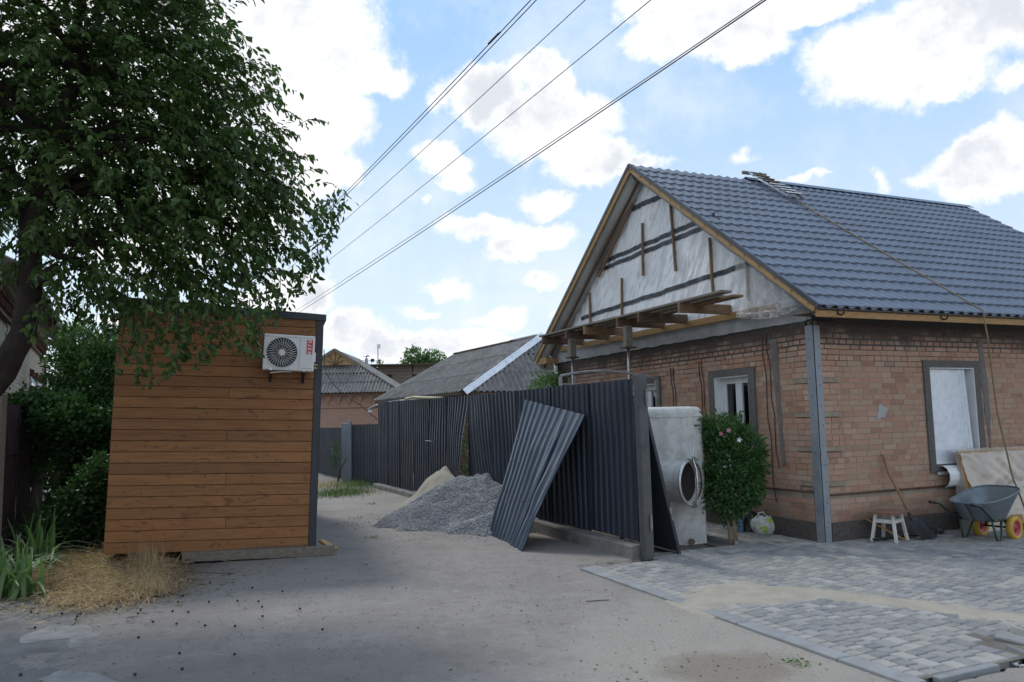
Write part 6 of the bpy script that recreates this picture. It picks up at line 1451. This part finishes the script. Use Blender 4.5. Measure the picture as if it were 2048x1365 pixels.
# dry grass
P, Hh = [], []
dm = lambda x, y: 1 - math.hypot((x + 4.05) / 1.05, (y - 8.45) / 1.05) + .35 * fbm(x, y, 3, 1.6, 3)
poly_c = [tuple(gnd(*p)[:2]) for p in ((200, 1125), (250, 1115), (275, 1150), (265, 1190), (240, 1180), (170, 1160), (150, 1120), (230, 1150), (255, 1140), (120, 1150), (180, 1200))]
while len(P) < 7000:
    c = random.choice(poly_c); x, y = c[0] + random.gauss(0, .18), c[1] + random.gauss(0, .28)
    P.append((x, y, .0 + random.random() * .07)); 
P = np.array(P); rt = np.exp(-((P[:, 0] + 3.42 + .5 * (P[:, 1] - 7.5)) / .18) ** 2)
Hh = rng.uniform(.035, .085, len(P)) * (1 + .8 * rt)
o = blades('dry_grass', P, Hh, np.full(len(P), .006), M_hay, 5.5, .5, None, 'stuff', 3); setp(o, 'heap of dry straw-coloured cut grass in front of the cabin', 'dry grass')
P = []
for k in range(1100):
    x = random.gauss(-3.70, .13); y = random.uniform(7.55, 9.3); P.append((-3.42 - .50 * (y - 7.5) + random.gauss(0, .10), y, .02))
P = np.array(P); o = blades('dry_grass_tuft', P, rng.uniform(.07, .22, len(P)) * (1 + 1.2 * np.exp(-((P[:, 1] - 9.15) / .25) ** 2)), np.full(len(P), .004), M_hay, .8, .4, None, 'stuff', 4); setp(o, 'ridge of upright dry grass at the edge of the cut heap by the cabin', 'dry grass')
P = []
for k in range(6500):
    c = random.choice(poly_c); P.append((c[0] + random.gauss(0, .20), c[1] + random.gauss(0, .30), random.uniform(.01, .10)))
P = np.array(P); V, T, r = leaves(P, rng.normal(size=(len(P), 3)) * [1, 1, .22], rng.uniform(.06, .20, len(P)), .035); setp(tmesh('cut_straw', V, T, M_hay, None, 'stuff', r), 'tangled mat of pale cut straw lying flat by the cabin', 'straw')
# straw and twig litter round the heap
P = np.array([(random.gauss(-4.3, .7), random.gauss(8.1, .7), .012) for _ in range(2600)]); D = rng.normal(size=(len(P), 3)) * [1, 1, .12]
V, T, r = leaves(P, D, rng.uniform(.03, .10, len(P)), .10); setp(tmesh('straw_litter', V, T, M_litter, None, 'stuff', r), 'loose straw and leaf litter on the dirt round the dry grass', 'litter')
# green tufts in the lane
def tuft(px, py, n, r_, h, lab, m=M_grass):
    q = gnd(px, py); P = np.array([(q[0] + random.gauss(0, r_), q[1] + random.gauss(0, r_ * 1.6), 0) for _ in range(n)]); o = blades('grass_tuft', P, rng.uniform(.4, 1.1, n) * h, np.full(n, .008), m, .9, .5, None, 'stuff', 3); setp(o, lab, 'grass')
tuft(685, 988, 1600, .35, .16, 'low green grass patch in the middle of the lane')
tuft(722, 971, 1200, .40, .22, 'green grass along the foot of the far dark fence')
tuft(655, 972, 900, .5, .14, 'thin yellow-green grass beside the cabin corner in the lane', M_hay)
tuft(1083, 1315 - 0, 10, .02, .05, 'tiny') if False else None
for (px, py, n, lab) in ((1600, 1330, 26, 'tiny green weed in the sand just outside the kerb'), (750, 1078, 22, 'small weed tuft at the edge of the gravel heap'), (745, 1010, 30, 'straggling weed lying on the dirt lane'), (1215, 1131, 10, 'curled green leaf scrap by the concrete strip end')):
    q = gnd(px, py); P = np.array([(q[0] + random.gauss(0, .06), q[1] + random.gauss(0, .05), .015) for _ in range(n)]); V, T, r = leaves(P, rng.normal(size=(n, 3)) * [1, 1, .4] + [0, 0, .3], np.full(n, .035), .4); setp(tmesh('weed', V, T, M_leafg, None, 'stuff', r), lab, 'weed')
# scattered dead leaves and twigs on the dirt
P = []
while len(P) < 420:
    y = 3.6 + 9 * random.random() ** 1.3; x = random.uniform(-5, 1.2)
    if x < -.72 * y or toH(x, y)[0] > -3.5: continue
    P.append((x, y, .018))
P = np.array(P); V, T, r = leaves(P, rng.normal(size=(len(P), 3)) * [1, 1, .1], rng.uniform(.012, .045, len(P)), .3); setp(tmesh('leaf_litter', V, T, M_litter, None, 'stuff', r), 'sparse dead leaves and bark scraps on the bare dirt', 'litter')
mb = MB(); q = [gnd(355, 1148), gnd(400, 1149), gnd(450, 1149.5), gnd(470, 1150)]; mb.tube([Vector(p) + Vector((0, 0, .015)) for p in q], .004, 5); setp(mb.build('twig', M_twig), 'long thin twig on the dirt in front of the cabin timber', 'twig')
mb = MB(); q = [gnd(1172, 1206), gnd(1200, 1204), gnd(1218, 1203)]; mb.tube([Vector(p) + Vector((0, 0, .012)) for p in q], .004, 5); setp(mb.build('twig', M_twig), 'short twig on the dirt left of the kerb', 'twig')
# fallen cherries
me = None
CH = [(62, 1229), (124, 1232), (154, 1238), (70, 1261), (233, 1224), (281, 1225), (276, 1232), (306, 1249), (277, 1281), (345, 1228), (377, 1230), (356, 1209), (418, 1209), (410, 1257), (470, 1258), (475, 1207), (517, 1208), (524, 1219), (525, 1238), (565, 1188), (505, 1180), (459, 1153), (469, 1315), (359, 1313), (364, 1345), (41, 1356), (366, 1196), (376, 1167), (420, 1170), (270, 1356), (353, 1253), (600, 1223), (645, 1265)]
for i, (px, py) in enumerate(CH):
    if me is None:
        mb = MB(); mb.lathe([(0, -.0105), (.006, -.009), (.0105, -.003), (.0108, .002), (.007, .009), (.002, .0085), (0, .007)], 12); o = mb.build('fallen_cherry', M_cherry, smooth=True); me = o.data
    else: o = bpy.data.objects.new('fallen_cherry', me); col.objects.link(o)
    q = gnd(px, py); o.location = (q[0], q[1], .022); o.rotation_euler = (random.random() * 3, random.random() * 3, 0); lab = ('small black fallen cherry on the cracked asphalt at the lower left', 'cherries on the asphalt') if px < 200 else (('small black fallen cherry on the dirt just beyond the dry grass heap', 'cherries by the dry grass') if py < 1232 and px < 350 else (('small black fallen cherry on the dirt between the cabin timber and the open ground', 'cherries near the cabin') if py < 1240 else ('small black fallen cherry on the open dirt nearest the camera', 'cherries on the near dirt')))
    setp(o, lab[0], 'cherry', lab[1])
for (px, py, lab) in ((155, 1191, 'white scrap of paper in the litter left of the dry grass'), (220, 1177, 'white paper scrap at the middle of the dry grass')):
    q = Vector(gnd(px, py)); mb = MB(); mb.grid(lambda u, v: (q.x + (u - .5) * .07, q.y + (v - .5) * .07, .05 + .02 * fbm(u * 3, v * 3, px, 1)), 5, 5); setp(mb.build('paper_scrap', M_white), lab, 'paper')

# ================================================================== OVERHEAD WIRES
def wire(p, q, z, r, lab, sag=.25, twist=False):
    A, B = Vector(gnd(*p, z)), Vector(gnd(*q, z)); d = B - A; A2, B2 = A - d * 1.3, B + d * .9
    pts = []
    for k in range(41):
        t = k / 40; pt = A2.lerp(B2, t); s = (pt - A).length / d.length * (1 if (pt - A).dot(d) > 0 else -1); pt.z += sag * 4 * s * (s - 1) * .25; pts.append(pt)
    mb = MB(); mb.tube(pts, r, 5); o = mb.build('overhead_wire', M_wire, smooth=True); setp(o, lab, 'wire', 'overhead wires'); return A, B
wire((1062, 0), (605, 470), 8.0, .009, 'upper strand of the close pair of wires at the left of the sky')
A, B = wire((1073, 0), (607, 474), 8.0, .009, 'lower strand of the close pair of wires at the left of the sky')
wire((1171, 0), (606, 514), 8.0, .0075, 'single thin wire just right of the close pair')
wire((1302, 0), (612, 556), 7.6, .0075, 'single thin wire in the middle of the sky')
wire((1525, 0), (590, 623), 7.0, .008, 'upper strand of the pair of wires reaching the top right')
wire((1532, 0), (592, 629), 7.0, .011, 'thicker lower strand of the pair of wires reaching the top right')
q = Vector(gnd(988, 77, 8.0)); mb = MB()
d = (B - A).normalized()
mb.tube([q + d * (k - 6) * .035 + Vector((.022 * (-1) ** k, 0, .012 * (-1) ** k)) for k in range(13)], .016, 6)
setp(mb.build('wire_clamp', M_wire), 'knotted clamp joining the close pair of wires', 'clamp')
bpy.context.view_layer.update()
